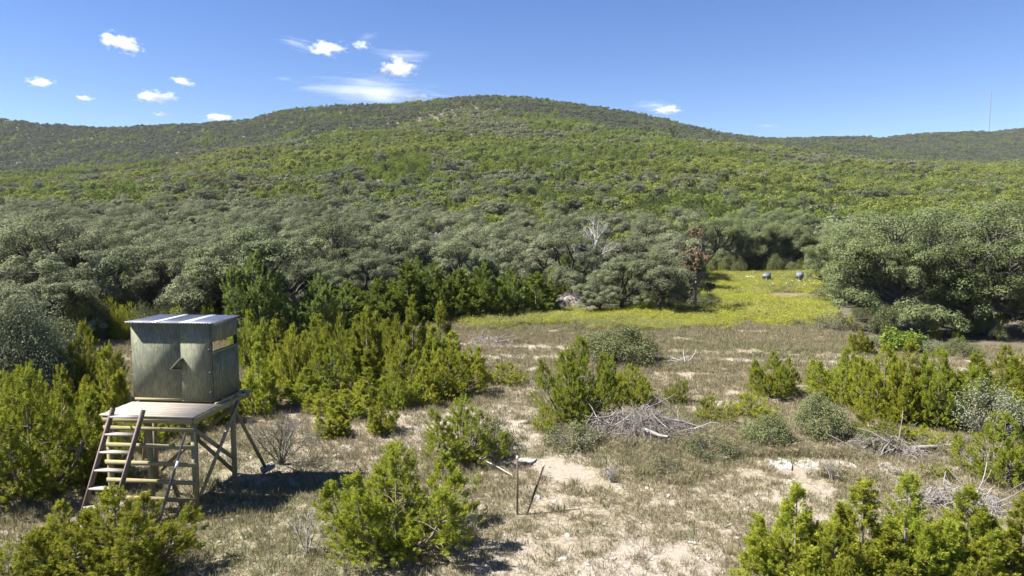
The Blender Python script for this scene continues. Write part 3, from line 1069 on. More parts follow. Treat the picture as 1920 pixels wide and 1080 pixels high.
# left of and behind the stand
for px_, ba, w_, tp, pr_, lb in (
        (62, 960, 215, 690, 'big', 'large dark juniper left of the ladder'),
        (165, 775, 110, 608, 'wide', 'bright round juniper behind the left of the stand'),
        (205, 830, 90, 655, 'cone', 'juniper tight against the left side of the cabin'),
        (122, 840, 110, 690, 'wide', 'juniper between the dark left bush and the stand'),
        (10, 850, 120, 700, 'wide', 'juniper at the left edge above the dark bush'),
        (190, 920, 120, 800, 'wide', 'shaded juniper under the left side of the deck'),
        (255, 850, 110, 760, 'wide', 'juniper under the deck behind the ladder'),
        (330, 820, 110, 740, 'wide', 'juniper in the shade under the cabin'),
        (487, 780, 88, 645, 'cone', 'tall juniper just right of the cabin'),
        (470, 690, 80, 585, 'wide', 'juniper behind the right edge of the roof'),
        (415, 800, 70, 720, 'cone', 'juniper behind the rear post of the stand')):
    place(px_, ba, w_ * 1.15, tp, JP[pr_], J, lb, CJ)
# the thicket of slender young cedars between stand and clearing
TH = [(552, 735, 70, 612), (590, 720, 60, 600), (622, 742, 80, 640), (640, 700, 62, 590), (672, 690, 58, 592), (690, 722, 66, 578), (728, 700, 52, 600), (752, 735, 74, 640), (775, 715, 56, 556), (812, 720, 66, 612),
      (826, 700, 52, 568), (850, 720, 76, 622), (842, 752, 108, 655), (880, 722, 56, 652), (795, 762, 60, 690), (738, 770, 66, 700), (690, 766, 70, 690), (650, 790, 66, 730), (610, 780, 60, 720),
      (575, 762, 70, 690), (540, 720, 56, 640), (520, 690, 66, 600), (620, 826, 56, 765), (705, 660, 60, 585), (600, 670, 60, 590), (745, 672, 50, 590)]
THL = ['juniper at the left edge of the thicket just beside the cabin wall', 'narrow juniper second from the cabin in the back of the thicket', 'bushy juniper in the left front of the thicket',
       'juniper behind the left front bushy one in the thicket', 'thin juniper in the back left of the thicket', 'tall juniper left of centre in the thicket', 'juniper left of the tallest spire',
       'full juniper in front of the tallest spire', '', '', '', 'juniper behind the round one at the right front corner of the thicket', '', '', 'short juniper at the foot of the tallest spire',
       'low juniper at the front middle of the thicket', 'low juniper at the front of the thicket, left of middle', 'lowest juniper of the thicket front above the lone upright one',
       'juniper at the thicket front near the bare bush', 'juniper beside the bare bush nearest the cabin in the thicket', 'juniper between the cabin and the thicket front',
       'far left back juniper of the thicket beside the roof edge', '', 'half hidden juniper in the back row of the thicket, middle', 'half hidden juniper in the back row of the thicket, left',
       'half hidden juniper in the back row behind the tallest spire']
for i, (px_, ba, w_, tp) in enumerate(TH):
    pr_ = ['wide', 'cone', 'open', 'wide', 'cone'][i % 5]
    if tp in (556, 568, 578):
        pr_ = 'spire'
    if w_ > 90:
        pr_ = 'big'
    if tp > 715:
        pr_ = 'cone'
    lb = {556: 'tallest spire of the young juniper thicket in the middle of the picture', 568: 'second tallest spire at the right of the juniper thicket',
          655: 'round full juniper at the right front corner of the thicket', 652: 'juniper closing the right end of the thicket',
          612: 'juniper in the thicket nearest the cabin' if px_ < 600 else 'juniper between the two tallest spires of the thicket',
          765: 'small sparse juniper in front of the thicket beside the bare bush'}.get(tp)
    if tp == 612 and px_ > 600:
        lb = 'juniper between the two tallest spires of the thicket'
    place(px_, ba, w_ * 1.28, tp, JP[pr_], J, lb or THL[i], CJ)

# ---- broad leaved shrubs
S = 'shrub'
place(1160, 690, 165, 612, SH['grey'], S, 'wide grey green shrub in the dry field behind the big juniper', 'shrub', rot=0.2)
place(1538, 832, 108, 738, SH['grey'], S, 'round grey green shrub before the right juniper bank', 'shrub')
place(1440, 850, 105, 775, SH['grey'], S, 'lower grey green shrub right of the brush pile', 'shrub')
place(930, 850, 90, 778, SH['sparse'], S, 'thin grey shrub leaning on the open pointed juniper', 'shrub')
place(1075, 850, 130, 790, SH['sparse'], S, 'sparse yellow grey shrub at the left of the brush pile', 'shrub')
place(1330, 870, 120, 810, SH['sparse'], S, 'sparse shrub in front of the brush pile logs', 'shrub')
place(1855, 830, 150, 706, SH['silver'], S, 'pale silvery shrub with bare grey twigs near the right edge', 'shrub')
place(1640, 850, 90, 800, SH['sparse'], S, 'sparse yellowish shrub behind the limestone ledges', 'shrub')
place(1250, 900, 70, 850, SH['sparse'], S, 'small brownish shrub in front of the brush pile', 'shrub')
place(1690, 664, 80, 615, SH['bright'], S, 'bright green leafy shrub at the foot of the great oaks', 'shrub')
place(1740, 668, 70, 630, SH['silver'], S, 'blue grey shrub at the foot of the great oaks', 'shrub')
place(1640, 655, 70, 625, SH['silver'], S, 'pale weedy shrub left of the bright one under the oaks', 'shrub')
place(1800, 672, 70, 635, SH['grey'], S, 'dark shrub right of the blue grey one under the oaks', 'shrub')
place(1500, 615, 50, 600, SH['grey'], S, 'small flat shrub at the edge of the yellow weeds', 'shrub')
place(1322, 580, 70, 548, SH['grey'], S, 'grey shrub at the mouth of the yellow clearing', 'shrub')
place(1265, 592, 60, 565, SH['grey'], S, 'low grey shrub below the rust brown tree', 'shrub')
place(1560, 625, 70, 580, SH['sparse'], S, 'airy shrub in the yellow weeds by the oaks', 'shrub')
place(1400, 575, 30, 562, SH['grey'], S, 'small dark shrub in the yellow clearing', 'shrub')
place(40, 800, 190, 545, tree_meshes('silver_oak', shrub_parts(57, 4.0, 3.6, 200, 170, 0.07, 60), M['silver'], M['bark_dark']), 'oak_sapling',
      'tall silver leaved oak brush at the left edge beside the cabin', 'tree', rot=0.5)
place(110, 700, 120, 600, SH['grey'], S, 'grey green shrub behind the junipers left of the cabin', 'shrub')

# ---- bare bushes
for px_, ba, tp, sd, lb, th in (
        (528, 868, 745, 61, 'bare grey thorn bush on the gravel right of the stand', 1.0),
        (578, 1045, 925, 62, 'thin leafless stems left of the near middle juniper', 0.6),
        (1560, 905, 850, 63, 'small leafless stems behind the limestone ledges', 0.7),
        (1145, 905, 860, 64, 'small forked dead stems in the dry grass near the brush pile', 0.6)):
    x, y = G(px_, ba)
    r = rs(sd)
    hh = float(zrow(tp, y)) - tz(x, y)
    B = MB()
    for i in range(9 if th > 0.9 else 5):
        branching(B, r, (0, 0, 0), (r.uniform(-0.8, 0.8) * th, r.uniform(-0.8, 0.8) * th, 1), hh * 0.52, 0.022 * max(th, 0.8), 4 if th > 0.9 else 2, 0.6, 0.1, 3, 4)
    o = bpy.data.objects.new('bare_bush', None)
    C.objects.link(o)
    o.location = (x, y, tz(x, y) - 0.03)
    tag(o, lb, 'bush')
    link('stems', B.mesh('bare_bush', M['twig'] if th > 0.9 else M['dead_wood']), o)
    if th > 0.9:
        Bl, _ = shrub_parts(65, hh * 0.95, hh * 1.1, 40, 16, 0.045, 2)
        link('leaves', Bl.mesh('thorn_leaves', M['shrub']), o)

# ---- great oaks on the right and named trees of the forest edge
for px_, y_, s_, k_, lb in (
        (1672, 41.5, 0.96, 10, 'great live oak at the left end of the grove reaching over the yellow weeds'),
        (1850, 40.5, 0.98, 11, 'great live oak with hanging grey branches in the middle of the right grove'),
        (1985, 40, 0.92, 12, 'great live oak cut off by the right edge'),
        (1625, 56, 0.95, 12, 'live oak behind the left end of the great grove'),
        (1760, 55, 1.03, 10, 'live oak between and behind the two great ones with dead top twigs'),
        (1900, 56, 1.05, 12, 'live oak behind the hanging branches at the right'),
        (1580, 66, 0.8, 11, 'smaller dark oak behind the right end of the yellow clearing'),
        (2040, 55, 1.0, 10, 'live oak at the right edge in the second row')):
    x_ = (px_ - 960) / F * depth_at(0, y_)
    s_ = s_ * 0.93
    plant('live_oak', OK[k_], x_, y_, (s_, s_, s_), px_ * 0.7, lb, 'tree')
    TAKEN.append((x_, y_, 4.0))
for px_, y_, s_, k_, lb in (
        (190, 46, 0.92, 0, 'dark limbed live oak above the left of the tin roof'),
        (60, 50, 0.9, 1, 'live oak at the left edge behind the silver brush'),
        (320, 49, 0.88, 2, 'live oak with twisted black limbs straight above the tin roof'),
        (440, 47, 0.82, 3, 'live oak right above the back corner of the tin roof'),
        (545, 50, 0.8, 1, 'grey live oak left of the dark forest edge junipers'),
        (690, 53, 0.7, 2, 'grey live oak behind the slender juniper thicket'),
        (1165, 51, 0.72, 3, 'grey live oak in front of the white dead tree'),
        (1122, 50, 0.5, 1, 'small grey live oak at the foot of the white dead tree'),
        (1235, 50, 0.72, 0, 'grey live oak between the white dead tree and the rust brown tree'),
        (-60, 44, 0.9, 3, 'live oak beyond the left edge'),
        (1345, 88, 1.05, 10, 'broad live oak at the left of the wall behind the feeders'),
        (1425, 89, 1.0, 11, 'broad live oak straight behind the left feeder'),
        (1500, 89, 1.0, 12, 'broad live oak straight behind the right feeder'),
        (1570, 84, 1.0, 10, 'live oak at the right end of the wall behind the feeders')):
    x_ = (px_ - 960) / F * depth_at(0, y_)
    ss = s_ if k_ < 10 else s_ * 0.78
    plant('live_oak', OK[k_], x_, y_, (ss, ss, ss), px_ * 0.7, lb, 'tree')
    TAKEN.append((x_, y_, 3.2))
EDGE = [(480, 478, 'round_b', 648), (600, 520, 'round_b', 640), (655, 530, 'tall', 622), (712, 525, 'round', 612), (765, 492, 'tall', 610), (815, 500, 'round', 606), (862, 505, 'tall', 604),
        (905, 498, 'round', 602), (955, 505, 'round_b', 598), (1005, 512, 'tall', 592), (1060, 482, 'round', 560), (1095, 478, 'round_b', 556), (1225, 470, 'round', 560)]
EL = ['juniper right of the tin roof at the forest edge', 'pale topped juniper at the forest edge behind the thicket', 'dark narrow juniper at the left end of the forest edge row',
      'dark round juniper behind the tallest thicket spires', 'tall dark juniper of the forest edge right of the thicket spires', 'forest edge juniper above the left tip of the yellow strip',
      'forest edge juniper third from the earth heap', 'dense dark juniper over the left end of the yellow strip', 'wide juniper of the forest edge second from the earth heap',
      'juniper just left of the earth heap', 'dark juniper behind the earth heap', 'juniper right below the white dead tree', 'bright juniper between the grey oaks near the rust brown tree']
for i, (px_, tp, k_, ba) in enumerate(EDGE):
    wm = 4.3
    x, y = G(px_, ba)
    place(px_, ba, wm * F / depth_at(x, y) * 0.95, tp, JD[k_], 'juniper_tree', EL[i], 'juniper', yoff=0.3)

# brush closing the forest edge near the ground
UNDER = []
# dead white tree, rust brown tree, bare topped tree behind the roof
r = rs(77)
B = MB()
x, y = (1113 - 960) / F * 61, 60.5
B.tube([[0, 0, -0.2], [0.1, 0, 2.0], [-0.05, 0.1, 3.6], [0.0, 0, 4.6]], [0.17, 0.13, 0.10, 0.08], 7, 0, 0.5, cap=False)
for dx, dz_, z0, LL in ((-1.0, 1.1, 3.4, 2.0), (0.9, 1.2, 4.2, 2.0), (-0.35, 1.3, 4.6, 2.1), (0.4, 1.5, 4.5, 2.1), (-1.2, 0.15, 2.7, 1.6), (1.2, 0.9, 3.6, 1.7)):
    branching(B, r, (0, 0, z0), (dx, r.uniform(-0.5, 0.5), dz_), LL * 0.9, 0.055, 4, 0.55, 0.08, 3, 4)
tag(link('dead_tree', B.mesh('dead_tree', M['white_wood']), loc=(x, y, tz(x, y))), 'bare white dead tree standing in the grey oak belt', 'tree')
TAKEN.append((x, y - 3, 4.5))
r = rs(78)
x, y = (1300 - 960) / F * 51, 50.5
Bc, Tt = oak_parts(79, 7.6, 3.4, 12, 9, 60, 0.15, low=0.0, trunk_r=0.16, twigs=0.5)
plant('rust_brown_tree', (Bc.mesh('brown_crown', M['brown_leaf']), Tt.mesh('brown_trunk', [M['bark'], M['twig']])), x, y, (0.95, 0.95, 0.98), 0.6,
      'thin rust brown half dead tree at the left mouth of the yellow clearing', 'tree')
TAKEN.append((x, y, 1.5))
for px_, y_, hh, lb in ((578, 74, 5.6, 'leafless grey topped tree in the oak belt above the cabin'), (455, 84, 5.2, 'small leafless grey tree in the oak belt left of the taller bare one'),
                        (830, 88, 5.4, 'leafless grey tree in the oak belt above the dark forest edge')):
    B = MB()
    x = (px_ - 960) / F * depth_at(0, y_)
    B.tube([[0, 0, -0.2], [0.1, 0, 1.2], [0, 0.1, 2.4]], [0.2, 0.16, 0.13], 6, 0, 0.5, cap=False)
    for i in range(7):
        a_ = i * 0.9
        branching(B, r, (0, 0, 2.2), (math.cos(a_), math.sin(a_), 0.75), hh * 0.38, 0.08, 3, 0.6, 0.08, 3, 3)
    tag(link('bare_tree', B.mesh('bare_tree', M['twig']), loc=(x, y_, tz(x, y_))), lb, 'tree')

# ------------------------------------------------------------------ the forest: the nearest and largest trees one by one, the rest as one mass
r = rs(101)


def candidates():
    out_ = []
    y0 = 36.0
    while y0 < 1150:
        step = 5.4 if y0 < 120 else 4.8 if y0 < 170 else (4.1 if y0 < 320 else 4.3 if y0 < 600 else 4.7)
        half = y0 * 0.80 + 12
        n = int(2 * half / step)
        xs = np.linspace(-half, half, n) + r.uniform(-0.5, 0.5, n) * step
        ys = y0 + r.uniform(-0.5, 0.5, n) * step
        out_.append(np.stack([xs, ys], 1))
        y0 += step * 0.92
    return np.concatenate(out_)


cand = candidates()
cx, cy = cand[:, 0], cand[:, 1]
keep = forest_mask(cx, cy) & forest_mask(cx, cy - 1.5)
ta = np.array(TAKEN)
for tx, ty, tr in ta:
    keep &= np.hypot(cx - tx, cy - ty) > tr * 0.8
cx, cy = cx[keep], cy[keep]
col_ = 960 + F * cx / (cy * math.cos(PITCH))
ridge_d = I(np.clip(col_, -600, 2500), RDIST)
k2 = cy < ridge_d + 45
cx, cy, col_, ridge_d = cx[k2], cy[k2], col_[k2], ridge_d[k2]
n1 = fbm(cx, cy, 26, 3, 201)
n2 = fbm(cx, cy, 9, 2, 205)
oakp = np.interp(cy, [40, 100, 140, 175, 230, 420, 560, 800, 1100], [0.80, 0.76, 0.72, 0.55, 0.33, 0.36, 0.55, 0.72, 0.8])
oakp = oakp + np.where((col_ < 560) & (cy < 230) & (cy > 120), 0.22, 0) + np.where((col_ > 900) & (col_ < 1500) & (cy > 140) & (cy < 420), -0.10, 0) - np.where((col_ > 1150) & (cy > 110) & (cy < 250), 0.15, 0)
sig = n1 * 0.75 + n2 * 0.25
# turn the noise into a uniform rank so the share can be set directly
rank = np.argsort(np.argsort(sig)) / len(sig)
is_oak = (0.66 * rank + 0.34 * r.uniform(0, 1, len(rank))) < oakp * 0.98
size = r.uniform(0.66, 1.16, len(cx)) * np.where(is_oak, 1, 1)
cz = terrain(cx, cy)
hgt = np.where(is_oak, 6.2, 4.6) * size
px_all, top_all = to_px(cx, cy, cz + hgt)
_, bot_all = to_px(cx, cy, cz)
order = np.argsort(cy)
hor = np.full(240, 2000.0)
hor[165:] = 372.0        # the great grove hides what stands low behind it
vis = np.zeros(len(cx))
for i in order:
    if not (-80 < px_all[i] < 2000):
        continue
    wpx = np.where(is_oak[i], 6.5, 4.2) * size[i] * F / cy[i]
    a_, b_ = int((px_all[i] - wpx / 2) / 10 + 15), int((px_all[i] + wpx / 2) / 10 + 15)
    a_, b_ = max(0, a_), min(239, max(b_, a_))
    seg = hor[a_:b_ + 1]
    showing = np.clip(np.minimum(seg, bot_all[i]) - top_all[i], 0, None)
    vis[i] = showing.sum() * 10
    hor[a_:b_ + 1] = np.minimum(seg, top_all[i] + (bot_all[i] - top_all[i]) * 0.10)
single = np.zeros(len(cx), bool)
n_fixed_oak, n_fixed_jun = 22, 86
for flag, cap_ in ((True, 300 - n_fixed_oak), (False, 300 - n_fixed_jun)):
    idx = np.where((is_oak == flag) & (vis > 40))[0]
    idx = idx[np.argsort(-vis[idx])][:cap_]
    single[idx] = True


LAND = [(90, 'by the left edge of the picture'), (210, 'above the gap left of the cabin'), (300, 'above the left end of the tin roof'), (400, 'straight above the tin roof'), (500, 'above the juniper just right of the cabin'),
        (640, 'around the taller leafless grey tree'), (760, 'above the tallest thicket spires'), (890, 'behind the left half of the forest edge junipers'),
        (1040, 'behind the right half of the forest edge junipers'), (1190, 'around the white dead tree'), (1310, 'around the rust brown tree'), (1400, 'above the white tub'),
        (1470, 'above the left feeder'), (1560, 'above the right feeder'), (1680, 'over the left end of the great grove'), (1800, 'over the middle of the great grove'), (3000, 'over the right end of the great grove')]


def land(px_):
    for lim, t in LAND:
        if px_ < lim:
            return t


def oak_zone(px_, y_):
    d_ = 'at the belt front' if y_ < 68 else 'mid belt' if y_ < 95 else 'at the belt back' if y_ < 135 else 'on the lowest slope'
    return 'grey live oak %s, %s' % (d_, land(px_))


def jun_zone(px_, y_):
    if y_ < 110:
        return 'green juniper among oaks, %s' % land(px_)
    if y_ < 165:
        return 'green juniper behind the belt, %s' % land(px_)
    return 'bright juniper low on the hill, %s' % land(px_)


JK = ['round', 'tall', 'round_b']
for i in np.where(single)[0]:
    x, y, s_ = float(cx[i]), float(cy[i]), float(size[i])
    if is_oak[i]:
        k_ = r.randint(0, 4) if (px_all[i] < 1310 or r.rand() < 0.3) else r.randint(10, 13)
        s_ *= 0.95 if k_ < 10 else 0.72
        lb = oak_zone(px_all[i], y)
        plant('live_oak', OK[k_], x, y, (s_ * r.uniform(0.9, 1.1), s_ * r.uniform(0.9, 1.1), s_), r.uniform(0, 6.28), lb, 'tree', lb.replace('live oak', 'live oaks'), z=float(cz[i]))
    else:
        k_ = JK[2] if r.rand() < 0.75 or y > 110 else JK[r.randint(0, 2)]
        lb = jun_zone(px_all[i], y)
        plant('juniper_tree', JD[k_], x, y, (s_, s_, s_ * r.uniform(0.9, 1.1)), r.uniform(0, 6.28), lb, 'juniper', lb.replace('juniper', 'junipers'), z=float(cz[i]))

rest = ~single & (cy > 75)
x, y, z = cx[rest], cy[rest], cz[rest]
ok_, rd_, cl_, sz_ = is_oak[rest], ridge_d[rest], col_[rest], size[rest]
n3 = fbm(x, y, 60, 3, 301)
u = r.uniform(0, 1, len(x))
back = (y > 540) | ((y > 430) & (cl_ < 350))
pid = np.where(ok_, np.where(u < 0.5, 0, 1), np.where(u < 0.45, 3, np.where(u < 0.75, 4, 10)))
sun_ = (~ok_) & (n3 + 0.25 * (u - 0.5) > 0.56)  # noise patches of lighter and darker junipers: hillside shading put into leaf colour
shade_tone = (~ok_) & (n3 + 0.25 * (u - 0.5) < 0.42)
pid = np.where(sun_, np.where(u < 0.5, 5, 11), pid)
pid = np.where(shade_tone, 7, pid)
pid = np.where(ok_ & (y < 260), np.where(u < 0.5, 2, 0), pid)
pid = np.where(back & ok_, 6, pid)
pid = np.where(back & ~ok_, np.where(u < 0.35, 4, 7), pid)
ye = (cl_ < 520) & (y > 250) & (y < 620) & (fbm(x, y, 40, 2, 311) > 0.50) & (u > 0.86)
pid = np.where(ye, 8, pid)
pid = np.where((u > 0.985) | ((u > 0.955) & (cl_ > 500) & (cl_ < 1000) & (y > 200)), 9, pid)
crest = inside(*to_px(x, y, z), [(745, 238), (800, 214), (880, 205), (960, 212), (950, 238)])
pid = np.where(crest & (y > 480), np.where(u < 0.35, 9, np.where(u < 0.7, 1, 7)), pid)
thin = crest & (y > 480) & (r.uniform(0, 1, len(x)) < 0.3)
sc_ = sz_ * np.where(y > 500, 1.12, 1.0) * np.where(pid == 9, 0.8, 1) * np.where((pid == 6) | (pid == 0) | (pid == 1), 0.88, 1)
sel = ~thin
rest_pts = np.stack([x, y, z - 0.1], 1)[sel]
nn = len(rest_pts)
scl = np.stack([sc_[sel] * r.uniform(0.9, 1.15, nn), sc_[sel] * r.uniform(0.9, 1.15, nn), sc_[sel] * r.uniform(0.85, 1.1, nn)], 1)
rot = np.stack([0 * scl[:, 0], 0 * scl[:, 0], r.uniform(0, 6.28, nn)], 1)
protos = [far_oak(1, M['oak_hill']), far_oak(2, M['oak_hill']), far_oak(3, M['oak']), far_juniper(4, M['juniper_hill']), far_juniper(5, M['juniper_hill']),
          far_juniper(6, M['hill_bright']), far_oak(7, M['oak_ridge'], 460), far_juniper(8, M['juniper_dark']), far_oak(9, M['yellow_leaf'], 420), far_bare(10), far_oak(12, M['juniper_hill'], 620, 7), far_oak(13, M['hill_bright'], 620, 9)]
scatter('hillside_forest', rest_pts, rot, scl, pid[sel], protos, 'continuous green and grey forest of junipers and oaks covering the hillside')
print('forest', nn, 'single', int(single.sum()), 'oak', int((single & is_oak).sum()))

# undergrowth closing the edge of the forest near the ground
m = 9000
uy = r.uniform(38, 125, m)
ux = r.uniform(-0.85, 0.85, m) * uy
kf = forest_mask(ux, uy) & (fbm(ux, uy, 5, 2, 333) > 0.36)
edge_ = ~forest_mask(ux, uy - 7)
kf &= edge_ | (r.uniform(0, 1, m) < 0.35)
kf &= ~((ux > 0.42 * uy) & (uy < 60) & (r.uniform(0, 1, m) < 0.75))
kf &= ~((np.abs(960 + F * ux / uy - 1070) < 45) & (uy < 60))
ux, uy = ux[kf], uy[kf]
m = len(ux)
us = r.uniform(0.7, 1.5, m) * np.where((ux > 0.42 * uy) & (uy < 60), 0.8, 1.0)
upid = np.where(r.uniform(0, 1, m) < 0.4, 0, np.where(r.uniform(0, 1, m) < 0.5, 1, 2))
small_juniper = JP['low'][0]
scatter('undergrowth', np.stack([ux, uy, terrain(ux, uy)], 1), np.stack([0 * ux, 0 * ux, r.uniform(0, 6.28, m)], 1), np.stack([us * r.uniform(0.6, 1.1, m), us * r.uniform(0.6, 1.1, m), us * r.uniform(0.6, 1.7, m)], 1), upid,
        [SH['grey'][0], SH['sparse'][0], small_juniper], 'dim brush and saplings under the first trees of the forest')

# ------------------------------------------------------------------ ground cover
r = rs(401)


def tuft(n, h, spread, wd, mat, seed, bend=0.5):
    q = rs(seed)
    B = MB()
    P = np.stack([q.randn(n) * spread * 0.35, q.randn(n) * spread * 0.35, np.zeros(n)], 1)
    D = unit(np.stack([q.randn(n) * bend, q.randn(n) * bend, np.ones(n)], 1))
    V, Fc = leaf_quads(P, D, q.randn(n, 3), h * q.uniform(0.5, 1.15, n), wd)
    B.add(V, Fc, 0, np.repeat(q.uniform(0, 1, n), 4))
    return B.mesh('tuft', [mat])


def weed(seed, h=0.5, n=9, mat='weed'):
    q = rs(seed)
    B = MB()
    P = q.randn(n, 3) * [0.09, 0.09, 0]
    D = unit(np.stack([q.randn(n) * 0.3, q.randn(n) * 0.3, np.ones(n)], 1))
    L_ = h * q.uniform(0.6, 1.1, n)
    V, Fc = leaf_quads(P, D, q.randn(n, 3), L_, 0.02)
    B.add(V, Fc, 0, np.repeat(q.uniform(0.1, 0.6, n), 4))
    k = 18
    Q = np.repeat(P + D * (L_ * 0.75)[:, None], k, 0) + q.randn(n * k, 3) * [0.06, 0.06, 0.09]
    V, Fc = leaf_quads(Q, unit(q.randn(n * k, 3) + [0, 0, 0.8]), q.randn(n * k, 3), 0.12, 0.014)
    B.add(V, Fc, 0, np.repeat(q.uniform(0.4, 1, n * k), 4))
    return B.mesh('weed', [M[mat]])


def rock_mesh(seed, flat=0.5, sub=2):
    import bmesh
    q = rs(seed)
    bm = bmesh.new()
    bmesh.ops.create_icosphere(bm, subdivisions=sub, radius=0.5)
    ax = unit(q.randn(5, 3))
    for v in bm.verts:
        p = np.array(v.co)
        for a_, c_ in zip(ax, q.uniform(0.26, 0.42, 5)):
            dd = p.dot(a_)
            if dd > c_:
                p -= a_ * (dd - c_)
        p *= 1 + 0.07 * math.sin(p[0] * 17 + seed) * math.cos(p[1] * 13)
        v.co = (p[0] * 1.15, p[1] * 0.9, p[2] * flat)
    me = bpy.data.meshes.new('rock')
    bm.to_mesh(me)
    bm.free()
    me.materials.append(M['rock'])
    return me


TP = [tuft(16, 0.15, 0.16, 0.012, M['dry_grass'], 1), tuft(20, 0.20, 0.20, 0.012, M['dry_grass'], 2), tuft(14, 0.10, 0.22, 0.016, M['dry_grass'], 3, 0.9),
      tuft(18, 0.20, 0.2, 0.014, M['green_grass'], 4), tuft(20, 0.13, 0.24, 0.015, M['green_grass'], 5, 0.8)]
n = 200000
y = 7.0 + (r.uniform(0, 1, n)) ** 0.75 * 38
x = r.uniform(-1, 1, n) * (y * 1.0 + 5)
b_, g_, yl_, br_, f_ = ground_zones(x, y)
clump = fbm(x, y, 1.1, 3, 411)
ok = (r.uniform(0, 1, n) < (1 - 0.72 * b_)) & (clump > 0.28) & (f_ < 0.5) & (yl_ < 0.5)
x, y, g_ = x[ok], y[ok], g_[ok]
n = len(x)
u = r.uniform(0, 1, n)
gr = g_ * 0.55 > u
pid = np.where(gr, 3 + (u * 977 % 2).astype(int), (u * 3).astype(int))
s = r.uniform(0.5, 1.2, n) * np.interp(y, [10, 45], [0.85, 1.4])
pts = np.stack([x, y, terrain(x, y)], 1)
rot = np.stack([r.uniform(-0.1, 0.1, n), r.uniform(-0.1, 0.1, n), r.uniform(0, 6.28, n)], 1)
scatter('dry_grass', pts, rot, np.stack([s, s, s * r.uniform(0.7, 1.2, n)], 1), pid, TP, 'short dry tan and green grass growing over the stony clearing')
# yellow weeds
n = 90000
y = r.uniform(42, 96, n)
x = r.uniform(-0.12, 0.62, n) * y
b_, g_, yl_, br_, f_ = ground_zones(x + r.randn(n) * 0.7, y + r.randn(n) * 1.1)
f_ = forest_mask(x, y)
ok = (yl_ > 0.5) & (f_ < 0.5) & (fbm(x, y, 2.0, 3, 421) + r.uniform(-.12, .12, n) > 0.40)
x, y = x[ok], y[ok]
n = len(x)
s = r.uniform(0.55, 1.15, n) * (0.45 + 1.0 * fbm(x, y, 5, 3, 77))
scatter('yellow_weeds', np.stack([x, y, terrain(x, y)], 1), np.stack([0 * x, 0 * x, r.uniform(0, 6.28, n)], 1), np.stack([s * 1.6, s * 1.6, s], 1),
        np.clip(((fbm(x, y, 4.5, 3, 88) + r.uniform(-.22, .22, n)) * 4.2 - 0.35).astype(int), 0, 2), [weed(3, 0.42, 9, 'green_grass'), weed(1, 0.5, 9, 'weed_pale'), weed(2)], 'bright yellow green weeds in a strip along the forest edge')
print('weeds', n)
# weedy dry field beyond the track, plus taller stalks about the brush piles
n = 14000
y = r.uniform(30, 62, n)
x = r.uniform(-0.1, 0.75, n) * y
b_, g_, yl_, br_, f_ = ground_zones(x, y)
ok = (f_ < 0.5) & (yl_ < 0.5) & (r.uniform(0, 1, n) > b_) & (fbm(x, y, 4.0, 3, 431) > 0.42)
x, y = x[ok], y[ok]
bx, by = G(1500, 850)
m = 9000
x2 = r.uniform(0.5, 14, m)
y2 = r.uniform(16, 25, m)
cen_ = fbm(x2, y2, 2.2, 4, 441) - 0.10 * np.abs(y2 - G(0, 845)[1]) - 0.02 * np.maximum(0, 2.0 - x2) * 3
kk = (cen_ > 0.43) & ~((np.abs(y2 - G(0, 875)[1]) < 0.55) & (x2 > 5))
x2, y2 = x2[kk], y2[kk]
x, y = np.concatenate([x, x2]), np.concatenate([y, y2])
n = len(x)
s = r.uniform(0.5, 1.1, n)
scatter('field_weeds', np.stack([x, y, terrain(x, y)], 1), np.stack([0 * x, 0 * x, r.uniform(0, 6.28, n)], 1), np.stack([s * 1.0, s * 1.0, s * 0.8], 1),
        r.randint(0, 3, n), [tuft(26, 0.34, 0.34, 0.013, M['green_grass'], 31, 0.5), tuft(26, 0.30, 0.32, 0.013, M['dry_grass'], 32, 0.6), weed(13, 0.42, 6, 'dry_grass')], 'scattered pale weeds and stalks in the dry field')
# small stones
RK = [rock_mesh(500 + i, 0.5, 1) for i in range(6)]
n = 34000
y = 9.5 + r.uniform(0, 1, n) ** 0.9 * 26
x = r.uniform(-1, 1, n) * (y * 1.0 + 4)
b_, g_, yl_, br_, f_ = ground_zones(x, y)
ok = r.uniform(0, 1, n) < (0.12 + 0.8 * b_)
x, y = x[ok], y[ok]
n = len(x)
s = 0.025 + 0.085 * r.uniform(0, 1, n) ** 3.2
scatter('gravel', np.stack([x, y, terrain(x, y)], 1), r.uniform(0, 6.28, (n, 3)) * [0.05, 0.05, 1], np.stack([s * 1.2, s, s], 1), r.randint(0, 6, n), RK,
        'small pale limestone gravel strewn over the bare ground')

